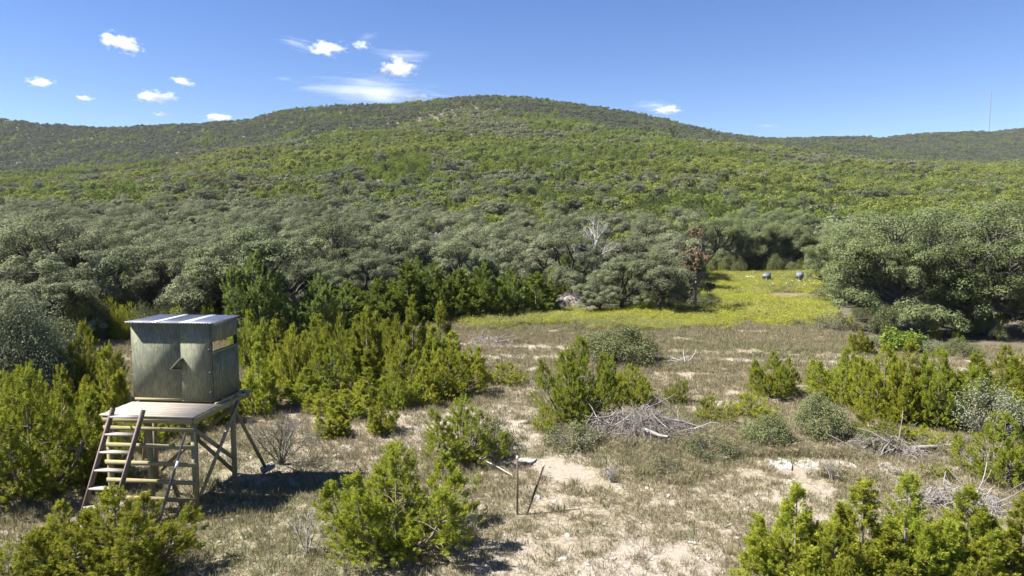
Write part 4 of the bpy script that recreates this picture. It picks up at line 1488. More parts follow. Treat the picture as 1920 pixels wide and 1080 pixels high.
# stones one can tell apart
RB = [rock_mesh(520 + i, 0.45 + 0.1 * (i % 3), 2) for i in range(6)]
ROCKS = [(248, 0, 0)]
rock_px = [(1006, 932, 20), (952, 834, 22), (1245, 788, 14), (648, 838, 22), (632, 855, 20), (1253, 932, 14), (1128, 982, 14), (1093, 1000, 16), (1065, 1004, 16), (1040, 940, 12),
           (1398, 960, 12), (1212, 917, 14), (1272, 984, 12), (1054, 1050, 20), (1100, 1060, 14), (1262, 846, 18), (1210, 795, 10), (700, 756, 12), (930, 772, 12), (956, 772, 10),
           (980, 793, 22), (1165, 845, 16), (1284, 890, 14), (1240, 856, 16), (1160, 918, 12), (1300, 1020, 18), (1330, 1050, 14), (1192, 1042, 14), (1010, 1010, 12), (948, 1005, 14),
           (1150, 1048, 16), (1380, 1010, 14), (560, 902, 14), (600, 870, 12), (470, 860, 14), (520, 845, 12), (770, 800, 12), (640, 790, 10), (668, 905, 14), (905, 935, 12),
           (1480, 905, 12), (1420, 930, 10), (1630, 915, 12), (1254, 960, 10), (1175, 1000, 10), (900, 820, 12), (960, 870, 10), (1370, 985, 12), (1340, 905, 10), (410, 1020, 14),
           (480, 1010, 12), (640, 1000, 10), (1222, 690, 14), (855, 800, 10), (560, 800, 10), (590, 822, 12), (1230, 880, 10), (1310, 940, 10), (1130, 935, 10), (1080, 905, 12)]
big_lab = {0: 'pale flat stone left of the two steel posts', 3: 'flat pale stone behind the near middle juniper', 13: 'pale stone at the bottom of the picture right of the big juniper',
           20: 'cluster like grey stone above the white stick', 15: 'white stone in front of the brush pile', 1: 'dark edged stone right of the open pointed juniper'}
for i, (px_, py_, w_) in enumerate(rock_px):
    x, y = G(px_, py_)
    s = w_ * depth_at(x, y) / F
    o = link('rock', RB[i % 6], loc=(x, y, tz(x, y) + s * 0.02), rot=(r.uniform(-.2, .2), r.uniform(-.2, .2), r.uniform(0, 6)), scale=(s, s * 0.8, s * 0.75))
    zone_ = 'in the dry grass right of the big near juniper' if 900 < px_ < 1420 and py_ > 900 else 'on the gravel around the juniper thicket' if px_ < 900 and py_ < 870 else \
        'in the shade and grass near the stand' if px_ < 900 else 'near the brush pile and the ledges'
    tag(o, big_lab.get(i, 'pale limestone ' + zone_), 'rock', None if i in big_lab else 'pale limestones ' + zone_)

# limestone ledges
import bmesh
for i, (px_, py_, w_, d_) in enumerate(((1460, 872, 66, 0.55), (1522, 876, 60, 0.5), (1583, 873, 40, 0.4), (1672, 880, 66, 0.5), (1350, 858, 44, 0.4), (1372, 852, 30, 0.3), (990, 862, 40, 0.3))):
    x, y = G(px_, py_)
    w = w_ * depth_at(x, y) / F
    bm = bmesh.new()
    q = rs(600 + i)
    K = 14
    top, bot = [], []
    for k in range(K):
        a_ = 2 * math.pi * k / K
        rr = q.uniform(0.7, 1.15)
        px2, py2 = math.cos(a_) * w / 2 * rr, math.sin(a_) * d_ * rr
        top.append(bm.verts.new((px2 * 0.93, py2 * 0.93, 0.022 + q.uniform(-0.008, 0.01) - 0.02 * math.sin(a_))))
        bot.append(bm.verts.new((px2, py2, -0.06)))
    ctr = [bm.verts.new((q.uniform(-.3, .3) * w, q.uniform(-.2, .2) * d_, 0.03 + q.uniform(0, 0.01))) for _ in range(1)]
    for k in range(K):
        k2_ = (k + 1) % K
        bm.faces.new((bot[k], bot[k2_], top[k2_], top[k]))
        bm.faces.new((top[k], top[k2_], ctr[0]))
    bmesh.ops.subdivide_edges(bm, edges=bm.edges[:], cuts=1, use_grid_fill=True)
    for v in bm.verts:
        v.co += Vector((0, 0, q.uniform(-0.014, 0.014)))
    me = bpy.data.meshes.new('limestone_ledge')
    bm.to_mesh(me)
    bm.free()
    me.materials.append(M['ledge'])
    o = link('limestone_ledge', me, loc=(x, y, tz(x, y) + 0.015))
    tag(o, ['bright flat limestone ledge below the round grey shrub, leftmost of the line', 'bright limestone ledge second from left in the line', 'small limestone ledge in the middle of the line',
            'long pale limestone ledge in front of the fallen log', 'pale limestone slab in front of the brush pile logs', 'small limestone slab beside the one before the logs',
            'low pale slab near the top of the steel posts'][i], 'rock ledge')

# ------------------------------------------------------------------ brush piles and dead wood
def stick(B, p, ang, el, L_, rad, q, n=5, mat=0, kink=0.1):
    d = np.array([math.cos(ang) * math.cos(el), math.sin(ang) * math.cos(el), math.sin(el)])
    pts = [np.array(p, float)]
    for _ in range(3):
        d = unit(d + q.randn(3) * kink)
        pts.append(pts[-1] + d * L_ / 3)
    B.tube(pts, [rad, rad * 0.9, rad * 0.75, rad * 0.5], n, mat, q.uniform(0, 1), cap=n > 4)
    return pts


def arching_twigs(B, q, w, d, h, n, rad=0.007, mat=0):
    for _ in range(n):
        a_ = q.uniform(0, 6.28)
        rr = q.uniform(0, 0.85) ** 0.7
        p = np.array([math.cos(a_) * rr * w / 2, math.sin(a_) * rr * d / 2, h * q.uniform(0.1, 0.95) * (1 - rr ** 2)])
        dr = unit(np.array([math.cos(a_) * w * 0.25 - 0.7, math.sin(a_) * d * 0.3 - 0.35, 0]) + q.randn(3) * [1.4, 1.4, 0.35])
        L_ = q.uniform(0.15, 0.42) * (w + d) / 2
        pts = [p, p + dr * L_ * 0.3 + [0, 0, 0.10 * h], p + dr * L_ * 0.65 + [0, 0, 0.02 * h], p + dr * L_ - [0, 0, 0.28 * h]]
        pts = [np.array([a, b, max(c, 0.02)]) for a, b, c in pts]
        B.tube(pts, [rad * 1.4, rad * 1.2, rad, rad * 0.5], 3, mat, q.uniform(0, 1), cap=False)
        for _k in range(4):
            t_ = q.randint(0, 3)
            s0 = (pts[t_] + pts[t_ + 1]) / 2
            e = dr * L_ * 0.14 + q.randn(3) * 0.07
            B.tube([s0, s0 + e, s0 + e * 1.6 - [0, 0, 0.05]], [rad * 0.7, rad * 0.6, rad * 0.3], 3, mat, 0.5, cap=False)


def pile(px_, py_, w, d, h, ntw, logs, lb, seed, name='brush_pile', mat='twig', logmat='dead_wood'):
    q = rs(seed)
    x, y = G(px_, py_)
    o = bpy.data.objects.new(name, None)
    C.objects.link(o)
    o.location = (x, y + d * 0.35, tz(x, y + d * 0.35))
    tag(o, lb, 'brush pile')
    B = MB()
    # several overlapping heaps, each laid its own way
    for kk_, (ox, oy, fw, fh, fn) in enumerate(((0, 0, 0.75, 1.0, 0.4), (-0.26, 0.10, 0.55, 0.8, 0.22), (0.30, 0.05, 0.5, 0.55, 0.2), (0.10, -0.30, 0.6, 0.4, 0.18))):
        B2 = MB()
        arching_twigs(B2, q, w * fw, d * fw, h * fh, max(4, int(ntw * fn)))
        an_ = q.uniform(-0.9, 0.9)
        for V_, F_, m_, t_ in B2.parts:
            V_[:] = V_ @ np.array([[math.cos(an_), math.sin(an_), 0], [-math.sin(an_), math.cos(an_), 0], [0, 0, 1]], np.float32) + np.array([ox * w, oy * d, 0], np.float32)
            B.parts.append((V_, F_, int(q.rand() < 0.12), t_))
    for kk_ in range(int(ntw * 0.12)):
        stick(B, (q.uniform(-.45, .45) * w, q.uniform(-.4, .4) * d, q.uniform(0.02, h * 0.6)), q.uniform(0, 6.28), q.uniform(-0.2, 0.7), q.uniform(0.4, 1.1), q.uniform(0.008, 0.02), q, 4, int(q.rand() < 0.4), 0.22)
    tw = link('twigs', B.mesh('twigs', [M[mat], M['dead_wood' if mat == 'twig' else 'twig']]), o)
    tag(tw, kind='stuff')
    for (lx, ly, lz, an, el, L_, rad) in logs:
        B = MB()
        stick(B, (lx, ly, lz), an, el, L_, rad, q, 7, kink=0.16)
        link('branch', B.mesh('branch', M[logmat] if (logmat == 'white_wood' or rad > 0.05) else M['twig']), o)
    return o


pile(1212, 832, 3.3, 2.2, 1.0, 800, [(-0.1, -0.7, 0.42, -0.75, -0.25, 0.9, 0.07), (0.6, 0.2, 0.50, -0.10, -0.12, 2.0, 0.045), (-1.2, -0.5, 0.2, 0.4, 0.25, 1.5, 0.03), (0.1, -0.4, 0.15, 2.2, 0.5, 1.2, 0.03),
                                      (0.9, -0.3, 0.15, 0.3, 0.35, 1.1, 0.025), (-0.4, -0.9, 0.05, 1.9, 0.7, 0.9, 0.035), (1.1, 0.0, 0.3, 1.1, 0.4, 1.0, 0.02), (-0.6, 0.2, 0.7, -2.6, -0.2, 1.5, 0.03),
                                      (0.2, 0.3, 0.8, 0.6, 0.1, 1.4, 0.025), (1.6, -0.5, 0.2, -0.6, 0.1, 0.8, 0.02)],
     'big tangled heap of grey dead branches beside the large juniper', 701)
pile(1690, 858, 2.6, 1.4, 0.55, 190, [(0.5, -0.2, 0.2, 0.0, -0.05, 1.3, 0.065), (-0.9, -0.1, 0.15, 0.5, 0.2, 1.3, 0.03), (-1.6, 0.0, 0.12, 0.25, 0.15, 1.6, 0.028), (-0.6, -0.5, 0.05, 0.8, 0.5, 0.9, 0.03),
                                      (0.0, -0.3, 0.2, 2.6, 0.3, 1.2, 0.025), (0.3, 0.2, 0.3, 0.9, 0.4, 1.0, 0.02)],
     'low heap of dead branches with a pale fallen log on its right', 702)
pile(1825, 965, 2.0, 1.3, 0.45, 300, [(-0.5, 0, 0.1, 0.6, 0.3, 1.1, 0.02), (0.2, -0.2, 0.1, 1.2, 0.6, 0.9, 0.018), (0.5, 0.1, 0.1, 2.2, 0.5, 1.0, 0.02)],
     'loose heap of pale grey twigs under the juniper at the right edge', 703, mat='dead_wood')
pile(1288, 686, 1.5, 0.9, 0.5, 30, [(0, 0, 0.05, 2.6, 0.35, 0.9, 0.03), (0, 0, 0.05, 1.6, 0.9, 0.75, 0.03), (0.1, 0, 0.1, 0.3, 0.5, 0.8, 0.025), (-0.4, 0, 0.1, 3.0, 0.15, 0.8, 0.022)],
     'small bleached white snag lying in the dry field', 704, 'fallen_snag', 'white_wood', 'white_wood')
pile(925, 648, 2.6, 1.4, 0.7, 80, [(0, 0, 0.05, 0.6, 0.4, 1.4, 0.03), (0.3, 0, 0.1, 0.2, 0.25, 1.6, 0.03), (-0.3, 0, 0.1, 2.8, 0.3, 1.0, 0.03)],
     'faint heap of bleached branches at the left of the dry field', 705, mat='dead_wood')
pile(340, 1000, 1.0, 0.6, 0.12, 26, [(0, 0, 0.03, 0.2, 0.05, 0.9, 0.02), (-0.3, 0.1, 0.03, -0.3, 0.05, 0.8, 0.018)],
     'few broken sticks on the ground under the front post of the stand', 706, mat='twig')
pile(1880, 880, 1.5, 0.8, 0.5, 90, [(0, 0, 0.1, 0.9, 0.5, 0.9, 0.02)], 'arching dry twigs at the right edge behind the fallen log', 707, mat='dead_wood')

# earth and dead wood heap at the forest edge
x, y = G(1070, 583)
q = rs(710)
bm = bmesh.new()
bmesh.ops.create_icosphere(bm, subdivisions=4, radius=1)
for v in bm.verts:
    k = 1 + 0.25 * math.sin(v.co.x * 5 + 1) * math.cos(v.co.y * 4)
    v.co = Vector((v.co.x * 1.45 * k, v.co.y * 1.2 * k, max(v.co.z, -0.1) * 0.95 * (1 - 0.3 * v.co.x) * k + q.uniform(-.09, .09)))
me = bpy.data.meshes.new('earth_heap')
bm.to_mesh(me)
bm.free()
me.materials.append(M['heap'])
o = link('earth_heap', me, loc=(x, y + 1, tz(x, y + 1) - 0.05))
tag(o, 'grey brown heap of earth and rotten wood at the forest edge', 'earth heap')
B = MB()
arching_twigs(B, q, 3.6, 2.8, 1.4, 260, 0.012)
tag(link('twigs', B.mesh('heap_twigs', M['twig']), o), kind='stuff')

# ------------------------------------------------------------------ steel posts in the clearing, white stick
def t_post(base, top, lb):
    base, top = np.array(base), np.array(top)
    o = bpy.data.objects.new('steel_post', None)
    C.objects.link(o)
    o.location = base
    tag(o, lb, 'fence post')
    t = top - base
    B = MB()
    B.beam((0, 0, -0.15), t, 0.045, 0.008)
    B.beam(np.array([0, 0.018, -0.15]), t + [0, 0.018, 0], 0.008, 0.036)
    for k in range(16):
        c = t * (0.12 + 0.052 * k)
        B.box(c + [0, -0.008, 0], (0.018, 0.012, 0.02))
    link('shaft', B.mesh('t_post', M['rust']), o)
    B = MB()
    B.beam(t * 0.93, t * 1.003, 0.05, 0.014)
    link('tip', B.mesh('t_post_tip', M['post_tip']), o)


x, y = G(970, 965)
t_post((x, y, tz(x, y)), W(970, 855, y), 'upright rusty steel post with white tip in the dry grass')
x, y = G(983, 967)
t_post((x, y, tz(x, y)), W(1021, 869, y + 0.25), 'rusty steel post leaning to the right next to the upright one')
B = MB()
x, y = G(897, 866)
x2, y2 = G(968, 898)
B.tube([(0, 0, 0.15), ((x2 - x) * 0.5, (y2 - y) * 0.5, 0.13), (x2 - x, y2 - y, 0.06)], [0.014, 0.016, 0.012], 6)
tag(link('stick', B.mesh('stick', M['white_wood']), loc=(x, y, tz(x, y))), 'long thin bleached stick lying left of the upright post', 'stick')
B = MB()
x, y = G(736, 836)
B.tube([(0, 0, 0), (0.12, 0, 0.18), (0.02, 0, 0.40)], [0.016, 0.013, 0.008], 5)
tag(link('stick', B.mesh('stick', M['white_wood']), loc=(x, y, tz(x, y))), 'short white stick standing above the near middle juniper', 'stick')

# ------------------------------------------------------------------ game feeders, trough and pen posts in the yellow clearing
def feeder(px_, row_base, row_top, wpx, lb, splay, rotz):
    x, y = G(px_, row_base)
    y = min(y, 84.0)
    x = (px_ - 960) / F * depth_at(x, y)
    g = tz(x, y)
    h = float(zrow(row_top, y)) - g
    w = wpx * depth_at(x, y) / F
    o = bpy.data.objects.new('game_feeder', None)
    C.objects.link(o)
    o.location = (x, y, g)
    o.rotation_euler = (0, 0, rotz)
    tag(o, lb, 'feeder')
    B = MB()
    hb = h * 0.52
    hz = h - hb
    B.box((0, 0, hz + hb * 0.62), (w, w, hb * 0.76))
    V = [(-w / 2, -w / 2, hz + hb * 0.24), (w / 2, -w / 2, hz + hb * 0.24), (w / 2, w / 2, hz + hb * 0.24), (-w / 2, w / 2, hz + hb * 0.24), (-.09, -.09, hz - 0.05), (.09, -.09, hz - 0.05), (.09, .09, hz - 0.05), (-.09, .09, hz - 0.05)]
    B.add(V, [[0, 1, 5, 4], [1, 2, 6, 5], [2, 3, 7, 6], [3, 0, 4, 7], [4, 5, 6, 7]])
    link('hopper', B.mesh('hopper', M['feeder']), o)
    B = MB()
    B.box((0, 0, h + 0.025), (w * 1.06, w * 1.06, 0.05))
    link('lid', B.mesh('lid', M['feeder']), o)
    B = MB()
    B.box((0, 0, hz - 0.17), (0.26, 0.26, 0.24))
    link('spinner_box', B.mesh('spinner', M['white']), o)
    for a_ in (0.6, 2.2, 3.8, 5.3):
        B = MB()
        c_, s_ = math.cos(a_), math.sin(a_)
        B.tube([(c_ * w * 0.55, s_ * w * 0.55, hz + hb * 0.4), (c_ * splay, s_ * splay, -0.05)], [0.035, 0.035], 6)
        link('leg', B.mesh('feeder_leg', M['pipe']), o)


feeder(1437, 534, 513, 10.5, 'grey steel game feeder beside the white trough', 0.75, 0.5)
feeder(1499, 537, 511, 9.5, 'grey steel game feeder on splayed legs right of the other one', 1.3, 0.2)
x, y = G(1407, 530)
y = min(y, 82)
x = (1407 - 960) / F * depth_at(x, y)
B = MB()
ang = np.linspace(-0.15, math.pi + 0.15, 13)
rows_ = []
for X_, sc__ in ((-0.72, 0.92), (-0.6, 1.0), (0.35, 1.0), (0.68, 0.75), (0.76, 0.35)):
    rows_.append(np.stack([np.full(13, X_), np.cos(ang) * 0.42 * sc__, np.sin(ang) * 0.46 * sc__ + 0.1], 1))
V = np.concatenate(rows_)
Fc = [[i * 13 + j, i * 13 + j + 1, (i + 1) * 13 + j + 1, (i + 1) * 13 + j] for i in range(4) for j in range(12)]
B.add(V, Fc)
B.box((-0.66, -0.3, 0.25), (0.06, 0.1, 0.3))
o = link('water_trough', B.mesh('trough', M['white'], smooth=True), loc=(x, y, tz(x, y) + 0.1), rot=(0, 0, -0.25), scale=(0.8, 0.8, 0.7))
tag(o, 'white plastic tub lying bottom up left of the feeders', 'tub')
for i, (a_, b_, c_) in enumerate(((1391, 526, 533), (1419, 528, 536), (1449, 532, 546), (1474, 531, 545), (1485, 526, 538), (1508, 534, 546), (1526, 531, 545), (1517, 526, 536), (1538, 529, 541), (1547, 528, 540))):
    x, y = G(a_, c_)
    g = tz(x, y)
    hh = max(float(zrow(b_, y)) - g, 0.5)
    o = bpy.data.objects.new('pen_post', None)
    C.objects.link(o)
    o.location = (x, y, g)
    tag(o, 'thin pen post with pale cap around the feeders', 'post', 'thin pen posts around the feeders')
    B = MB()
    B.tube([(0, 0, -0.1), (0, 0, hh)], [0.022, 0.022], 5)
    link('pole', B.mesh('pen_pole', M['rust']), o)
    B = MB()
    B.box((0, 0, hh - 0.02), (0.06, 0.06, 0.14))
    link('cap', B.mesh('pen_cap', M['white']), o)

# radio mast on the right skyline
y = 985.0
top = W(1858, 170, y)
bot = W(1854, 250, y)
o = bpy.data.objects.new('radio_mast', None)
C.objects.link(o)
o.location = (bot[0], y, tz(bot[0], y) - 1)
tag(o, 'very thin tall radio mast on the right skyline', 'mast')
hh = top[2] - o.location.z
w = 0.85
for k in range(3):
    a_ = k * 2.094
    B = MB()
    B.tube([(math.cos(a_) * w / 2, math.sin(a_) * w / 2, 0), (math.cos(a_) * w / 2, math.sin(a_) * w / 2, hh)], [0.15, 0.15], 5)
    link('mast_leg', B.mesh('mast_leg', M['mast']), o)
B = MB()
nl_ = int(hh / 1.2)
for j in range(nl_):
    for k in range(3):
        a_, a2 = k * 2.094, (k + 1) * 2.094
        B.tube([(math.cos(a_) * w / 2, math.sin(a_) * w / 2, j * 1.2), (math.cos(a2) * w / 2, math.sin(a2) * w / 2, j * 1.2 + 1.2)], [0.05, 0.05], 3, cap=False)
tag(link('lattice', B.mesh('mast_lattice', M['mast']), o), kind='stuff')

# ------------------------------------------------------------------ the shooting stand: cabin on a timber platform
YAW = math.radians(-6)
ca_, sa_ = math.cos(YAW), math.sin(YAW)
RM = np.array([[ca_, -sa_, 0], [sa_, ca_, 0], [0, 0, 1]])
O0 = np.array([-7.2, 14.95, 0.0])
stand = bpy.data.objects.new('shooting_stand', None)
C.objects.link(stand)
stand.location = O0
stand.rotation_euler = (0, 0, YAW)
tag(stand, 'raised wooden hunting cabin with corrugated tin roof, deck and ladder', 'hunting stand')
ZG = tz(-7.2, 15.0)


def wl(p):
    return RM.T @ (np.asarray(p, float) - O0)


def part(name, B, mat, parent=stand, label=None, kind=None, smooth=False):
    o = link(name, B.mesh(name, mat, smooth), parent)
    if label or kind:
        tag(o, label, kind=kind)
    return o


q = rs(801)
# posts
for (X, Y, z0, z1) in ((0, 0.09, -0.15, 2.17), (-1.08, 0.11, -0.15, 2.17), (-2.06, 0.09, -0.15, 2.17), (0, 1.81, -0.3, 2.17), (-1.0, 1.75, -0.15, 2.17), (-2.12, 1.81, -0.15, 2.17)):
    B = MB().beam((X, Y, z0), (X + q.uniform(-.02, .02), Y, z1), 0.095, 0.095, tint=q.uniform(0, 1))
    part('post', B, M['treated'])
# rails across the front like a rack of rungs
for z in (2.04, 1.64, 1.23, 0.81, 0.40, 0.02):
    B = MB().box((-1.03, 0.02, z), (2.14 + q.uniform(-.05, .05), 0.038, 0.092), tint=q.uniform(0, 1))
    part('rail', B, M['treated_h'])
# rim joists
part('rim_joist', MB().box((-1.05, 0.02, 2.245), (2.14, 0.04, 0.14), tint=0.8), M['treated_h'])
part('rim_joist', MB().beam((0.045, 0.04, 2.24), (0.045, 2.50, 2.24), 0.14, 0.04, side=(0, 0, 1), tint=0.5), M['treated'])
part('rim_joist', MB().beam((-2.15, 0.04, 2.24), (-2.15, 2.50, 2.24), 0.14, 0.04, side=(0, 0, 1), tint=0.5), M['treated'])
for Y in (0.5, 1.12, 1.70, 2.25, 2.47):
    part('floor_joist', MB().box((-1.05, Y, 2.225 if Y < 1.3 else 2.25), (2.14 if Y < 1.2 else 2.36, 0.04, 0.13), tint=q.uniform(0, 1)), M['treated_h'])
part('floor_joist', MB().beam((-0.03, 1.10, 2.342), (-0.03, 2.55, 2.342), 0.06, 0.05, side=(0, 0, 1), tint=0.7), M['treated'])
part('floor_joist', MB().box((0.06, 2.05, 2.345), (0.34, 0.09, 0.05), tint=0.7), M['treated_h'])
part('floor_joist', MB().box((0.06, 2.38, 2.345), (0.34, 0.09, 0.05), tint=0.4), M['treated_h'])
# deck planks run along the front
for k in range(8):
    Y = 0.06 + k * 0.143
    part('deck_plank', MB().box((-1.06 + q.uniform(-.01, .01), Y, 2.331 + q.uniform(-.003, .003)), (2.24 + q.uniform(-.02, .02), 0.136, 0.028), tint=q.uniform(0, 1)), M['deck'])
# braces


def brace(p0, p1, w=0.09, t=0.04, lab=None, world_=True, m='treated', side=(0, 1, 0.3)):
    a, b = (wl(p0), wl(p1)) if world_ else (p0, p1)
    part('brace', MB().beam(a, b, w, t, side=side, tint=q.uniform(0, 1)), M[m], label=lab)


brace((0.10, 1.95, 2.20), (0.10, 0.10, 0.50), world_=False, w=0.09, side=(0, 1, 0))
brace((0.03, 0.10, 2.02), (0.03, 1.80, 0.75), world_=False, side=(0, 1, 0))
brace((0.05, 1.92, 2.15), (-2.05, 1.92, 0.35), world_=False, side=(0, 0, 1))
brace((-2.05, 1.88, 2.10), (0.0, 1.88, 0.35), world_=False, side=(0, 0, 1))
brace((-2.10, 0.16, 2.05), (-2.10, 1.75, 0.6), world_=False, side=(0, 1, 0))
brace((-1.25, 0.3, 2.15), (-2.0, 1.2, 0.9), world_=False, side=(0, 1, 0))
foot = np.array([-6.61, 17.9, 0.02])
brace(W(440, 768, 16.85), foot, 0.06, 0.06)
part('footing', MB().beam(wl(foot + [-0.12, -0.1, 0.02]), wl(foot + [0.15, 0.1, 0.14]), 0.18, 0.10), M['dead_wood'])

# ladder
lad = bpy.data.objects.new('ladder', None)
C.objects.link(lad)
lad.parent = stand
LT, LB_ = wl((-8.95, 15.00, 2.54)), wl((-9.32, 14.0, -0.05))
RT, RB_ = wl((-8.23, 14.92, 2.52)), wl((-8.61, 13.9, -0.05))
for a, b in ((LT, LB_), (RT, RB_)):
    part('ladder_rail', MB().beam(a, b, 0.14, 0.04, side=(0, 1, 0.2), tint=q.uniform(0, 1)), M['ladder'], lad)
for zt in (2.38, 2.02, 1.66, 1.30, 0.94, 0.58, 0.22):
    t = (2.54 - zt) / 2.59
    a = LT + (LB_ - LT) * t
    b = RT + (RB_ - RT) * t
    c = (a + b) / 2
    dx = b - a
    ang = math.atan2(dx[1], dx[0])
    R_ = np.array([[math.cos(ang), -math.sin(ang), 0], [math.sin(ang), math.cos(ang), 0], [0, 0, 1]])
    part('tread', MB().box(c, (np.linalg.norm(dx) - 0.045, 0.15, 0.04), R_, tint=q.uniform(0, 1)), M['tread'], lad)

# cabin
cab = bpy.data.objects.new('cabin', None)
C.objects.link(cab)
cab.parent = stand
X0, X1, Y0, Y1, Z0, Z1 = -2.15, -0.12, 1.17, 2.42, 2.375, 4.285
th = 0.025
part('front_panel', MB().box(((X0 - 0.90) / 2, Y0, (2.45 + Z1) / 2), (-0.905 - X0, th, Z1 - 2.45), tint=0.4), M['plywood'], cab)
dr = part('door', MB().box(((-0.89 - 0.155) / 2, Y0 - 0.003, (2.41 + Z1 - 0.005) / 2), (0.89 - 0.155, th, Z1 - 0.005 - 2.41), tint=0.75), M['plywood'], cab)
part('corner_board', MB().box((-0.135, Y0 + 0.004, (Z0 + Z1) / 2), (0.03, th, Z1 - Z0 - 0.004), tint=0.1), M['plywood'], cab)
part('sill_board', MB().box((-1.52, Y0 + 0.002, 2.41), (1.22, 0.03, 0.065), tint=0.9), M['treated_h'], cab)
part('sill_board', MB().box((-0.55, Y0 + 0.006, 2.39), (0.80, 0.03, 0.03), tint=0.9), M['treated_h'], cab)
wz0, wz1 = 3.61, 3.83
for X, nm in ((X1, 'right'), (X0, 'left')):
    part('side_panel', MB().box((X, (Y0 + Y1) / 2 + 0.015, (Z0 + wz0) / 2), (th, Y1 - Y0 - 0.035, wz0 - Z0), tint=0.15), M['plywood'], cab)
    part('side_panel', MB().box((X, (Y0 + Y1) / 2 + 0.015, (wz1 + Z1) / 2), (th, Y1 - Y0 - 0.035, Z1 - wz1), tint=0.3), M['plywood'], cab)
    for Y, ww in ((Y0 + 0.05, 0.06), (Y1 - 0.05, 0.10)):
        part('stud', MB().box((X - 0.03 * (1 if X == X1 else -1), Y, (wz0 + wz1) / 2), (0.04, ww, wz1 - wz0 + 0.06)), M['dark'], cab)
    sx = 1 if X == X1 else -1
    part('window_ledge', MB().box((X + sx * 0.028, (Y0 + Y1) / 2 + 0.01, wz0 - 0.03), (0.045, Y1 - Y0 + 0.03, 0.06), tint=0.4), M['plywood'], cab)
part('back_panel', MB().box(((X0 + X1) / 2, Y1, (Z0 + 3.33) / 2), (X1 - X0, th, 3.33 - Z0)), M['plywood'], cab)
part('back_panel', MB().box(((X0 + X1) / 2, Y1, (3.80 + Z1) / 2), (X1 - X0, th, Z1 - 3.80)), M['plywood'], cab)
part('cabin_floor', MB().box(((X0 + X1) / 2, (Y0 + Y1) / 2, Z0 - 0.012), (X1 - X0 - 0.03, Y1 - Y0 - 0.03, 0.02)), M['dark'], cab)
for z in (3.66, 3.10, 2.62):
    part('hinge', MB().box((-0.165, Y0 - 0.022, z), (0.06, 0.012, 0.022)).box((-0.148, Y0 - 0.026, z), (0.014, 0.02, 0.05)), M['hinge'], cab)
# wedge shaped wooden turn latch sticking out from the door
part('latch_board', MB().beam((-1.09, Y0 - 0.085, 3.185), (-0.835, Y0 - 0.085, 3.445), 0.14, 0.018, side=(0, 1, 0), tint=0.9), M['plywood'], cab)
part('latch_board', MB().beam((-1.09, Y0 - 0.055, 3.175), (-0.90, Y0 - 0.055, 3.175), 0.08, 0.016, side=(0, 1, 0), tint=0.9), M['plywood'], cab)
part('latch_wire', MB().beam((-1.11, Y0 - 0.02, 3.455), (-0.91, Y0 - 0.02, 3.455), 0.008, 0.008), M['dead_wood'], cab)


def corrugated(xa, xb, ya, yb, z, amp=0.011, wl_=0.068, th_=0.002):
    n_ = int((xb - xa) / wl_ * 8)
    xs = np.linspace(xa, xb, n_)
    zs = z + amp * np.sin(xs / wl_ * 2 * math.pi)
    V = []
    for x_, z_ in zip(xs, zs):
        V += [(x_, ya, z_ + th_), (x_, yb, z_ + th_), (x_, ya, z_), (x_, yb, z_)]
    V = np.array(V)
    Fc = []
    for i in range(n_ - 1):
        a = i * 4
        Fc += [[a, a + 4, a + 5, a + 1], [a + 2, a + 3, a + 7, a + 6], [a, a + 2, a + 6, a + 4], [a + 1, a + 5, a + 7, a + 3]]
    return MB().add(V, np.array(Fc))


ya, yb, zr = Y0 - 0.105, Y1 + 0.05, Z1 + 0.014
for xa, xb, dz in ((-2.235, -1.42, 0), (-1.55, -0.70, 0.003), (-0.84, -0.075, 0.006)):
    part('roof_sheet', corrugated(xa, xb, ya, yb, zr + dz), M['roof'], cab, smooth=True)
for xa, xb, dz in ((-1.57, -1.41, 0.010), (-0.86, -0.70, 0.012)):
    part('roof_lap', corrugated(xa, xb, ya - 0.002, yb + 0.002, zr + dz), M['roof_white'], cab, label='overlap strip of the roof sheets with bright reflection painted in', smooth=True)

# leaning metal pole in front
p0, p1 = W(299, 975, 14.62), W(348, 812, 14.84)
p0[2] = max(p0[2], tz(p0[0], p0[1]))
pole = bpy.data.objects.new('metal_pole', None)
C.objects.link(pole)
pole.location = p0
tag(pole, 'dark grey metal pole leaning against the front rails of the stand', 'pole')
dv = p1 - p0
B = MB()
B.tube([(0, 0, 0), dv * 0.55], [0.034, 0.034], 8)
link('lower_tube', B.mesh('tube', M['pipe'], smooth=False), pole)
B = MB()
B.tube([dv * 0.5, dv], [0.026, 0.024], 8)
link('upper_tube', B.mesh('tube', M['pipe']), pole)
B = MB()
B.beam(dv * 0.60 + [0.03, -0.03, 0], dv * 0.68 + [0.03, -0.03, 0], 0.05, 0.03)
link('plate', B.mesh('plate', M['plate']), pole)

# ------------------------------------------------------------------ thin air between here and the hill
HB = (-1500, -60, -12, 1500, 1500, 230)
B = MB().box(((HB[0] + HB[3]) / 2, (HB[1] + HB[4]) / 2, (HB[2] + HB[5]) / 2), (HB[3] - HB[0], HB[4] - HB[1], HB[5] - HB[2]))
mh, nt, out = new_mat('haze')
pv = nt.nodes.new('ShaderNodeVolumePrincipled')
pv.inputs['Color'].default_value = (0.80, 0.88, 1.0, 1)
pv.inputs['Density'].default_value = 0.00006
nt.links.new(pv.outputs[0], out.inputs['Volume'])
tag(link('haze', B.mesh('haze', mh)), kind='stuff')

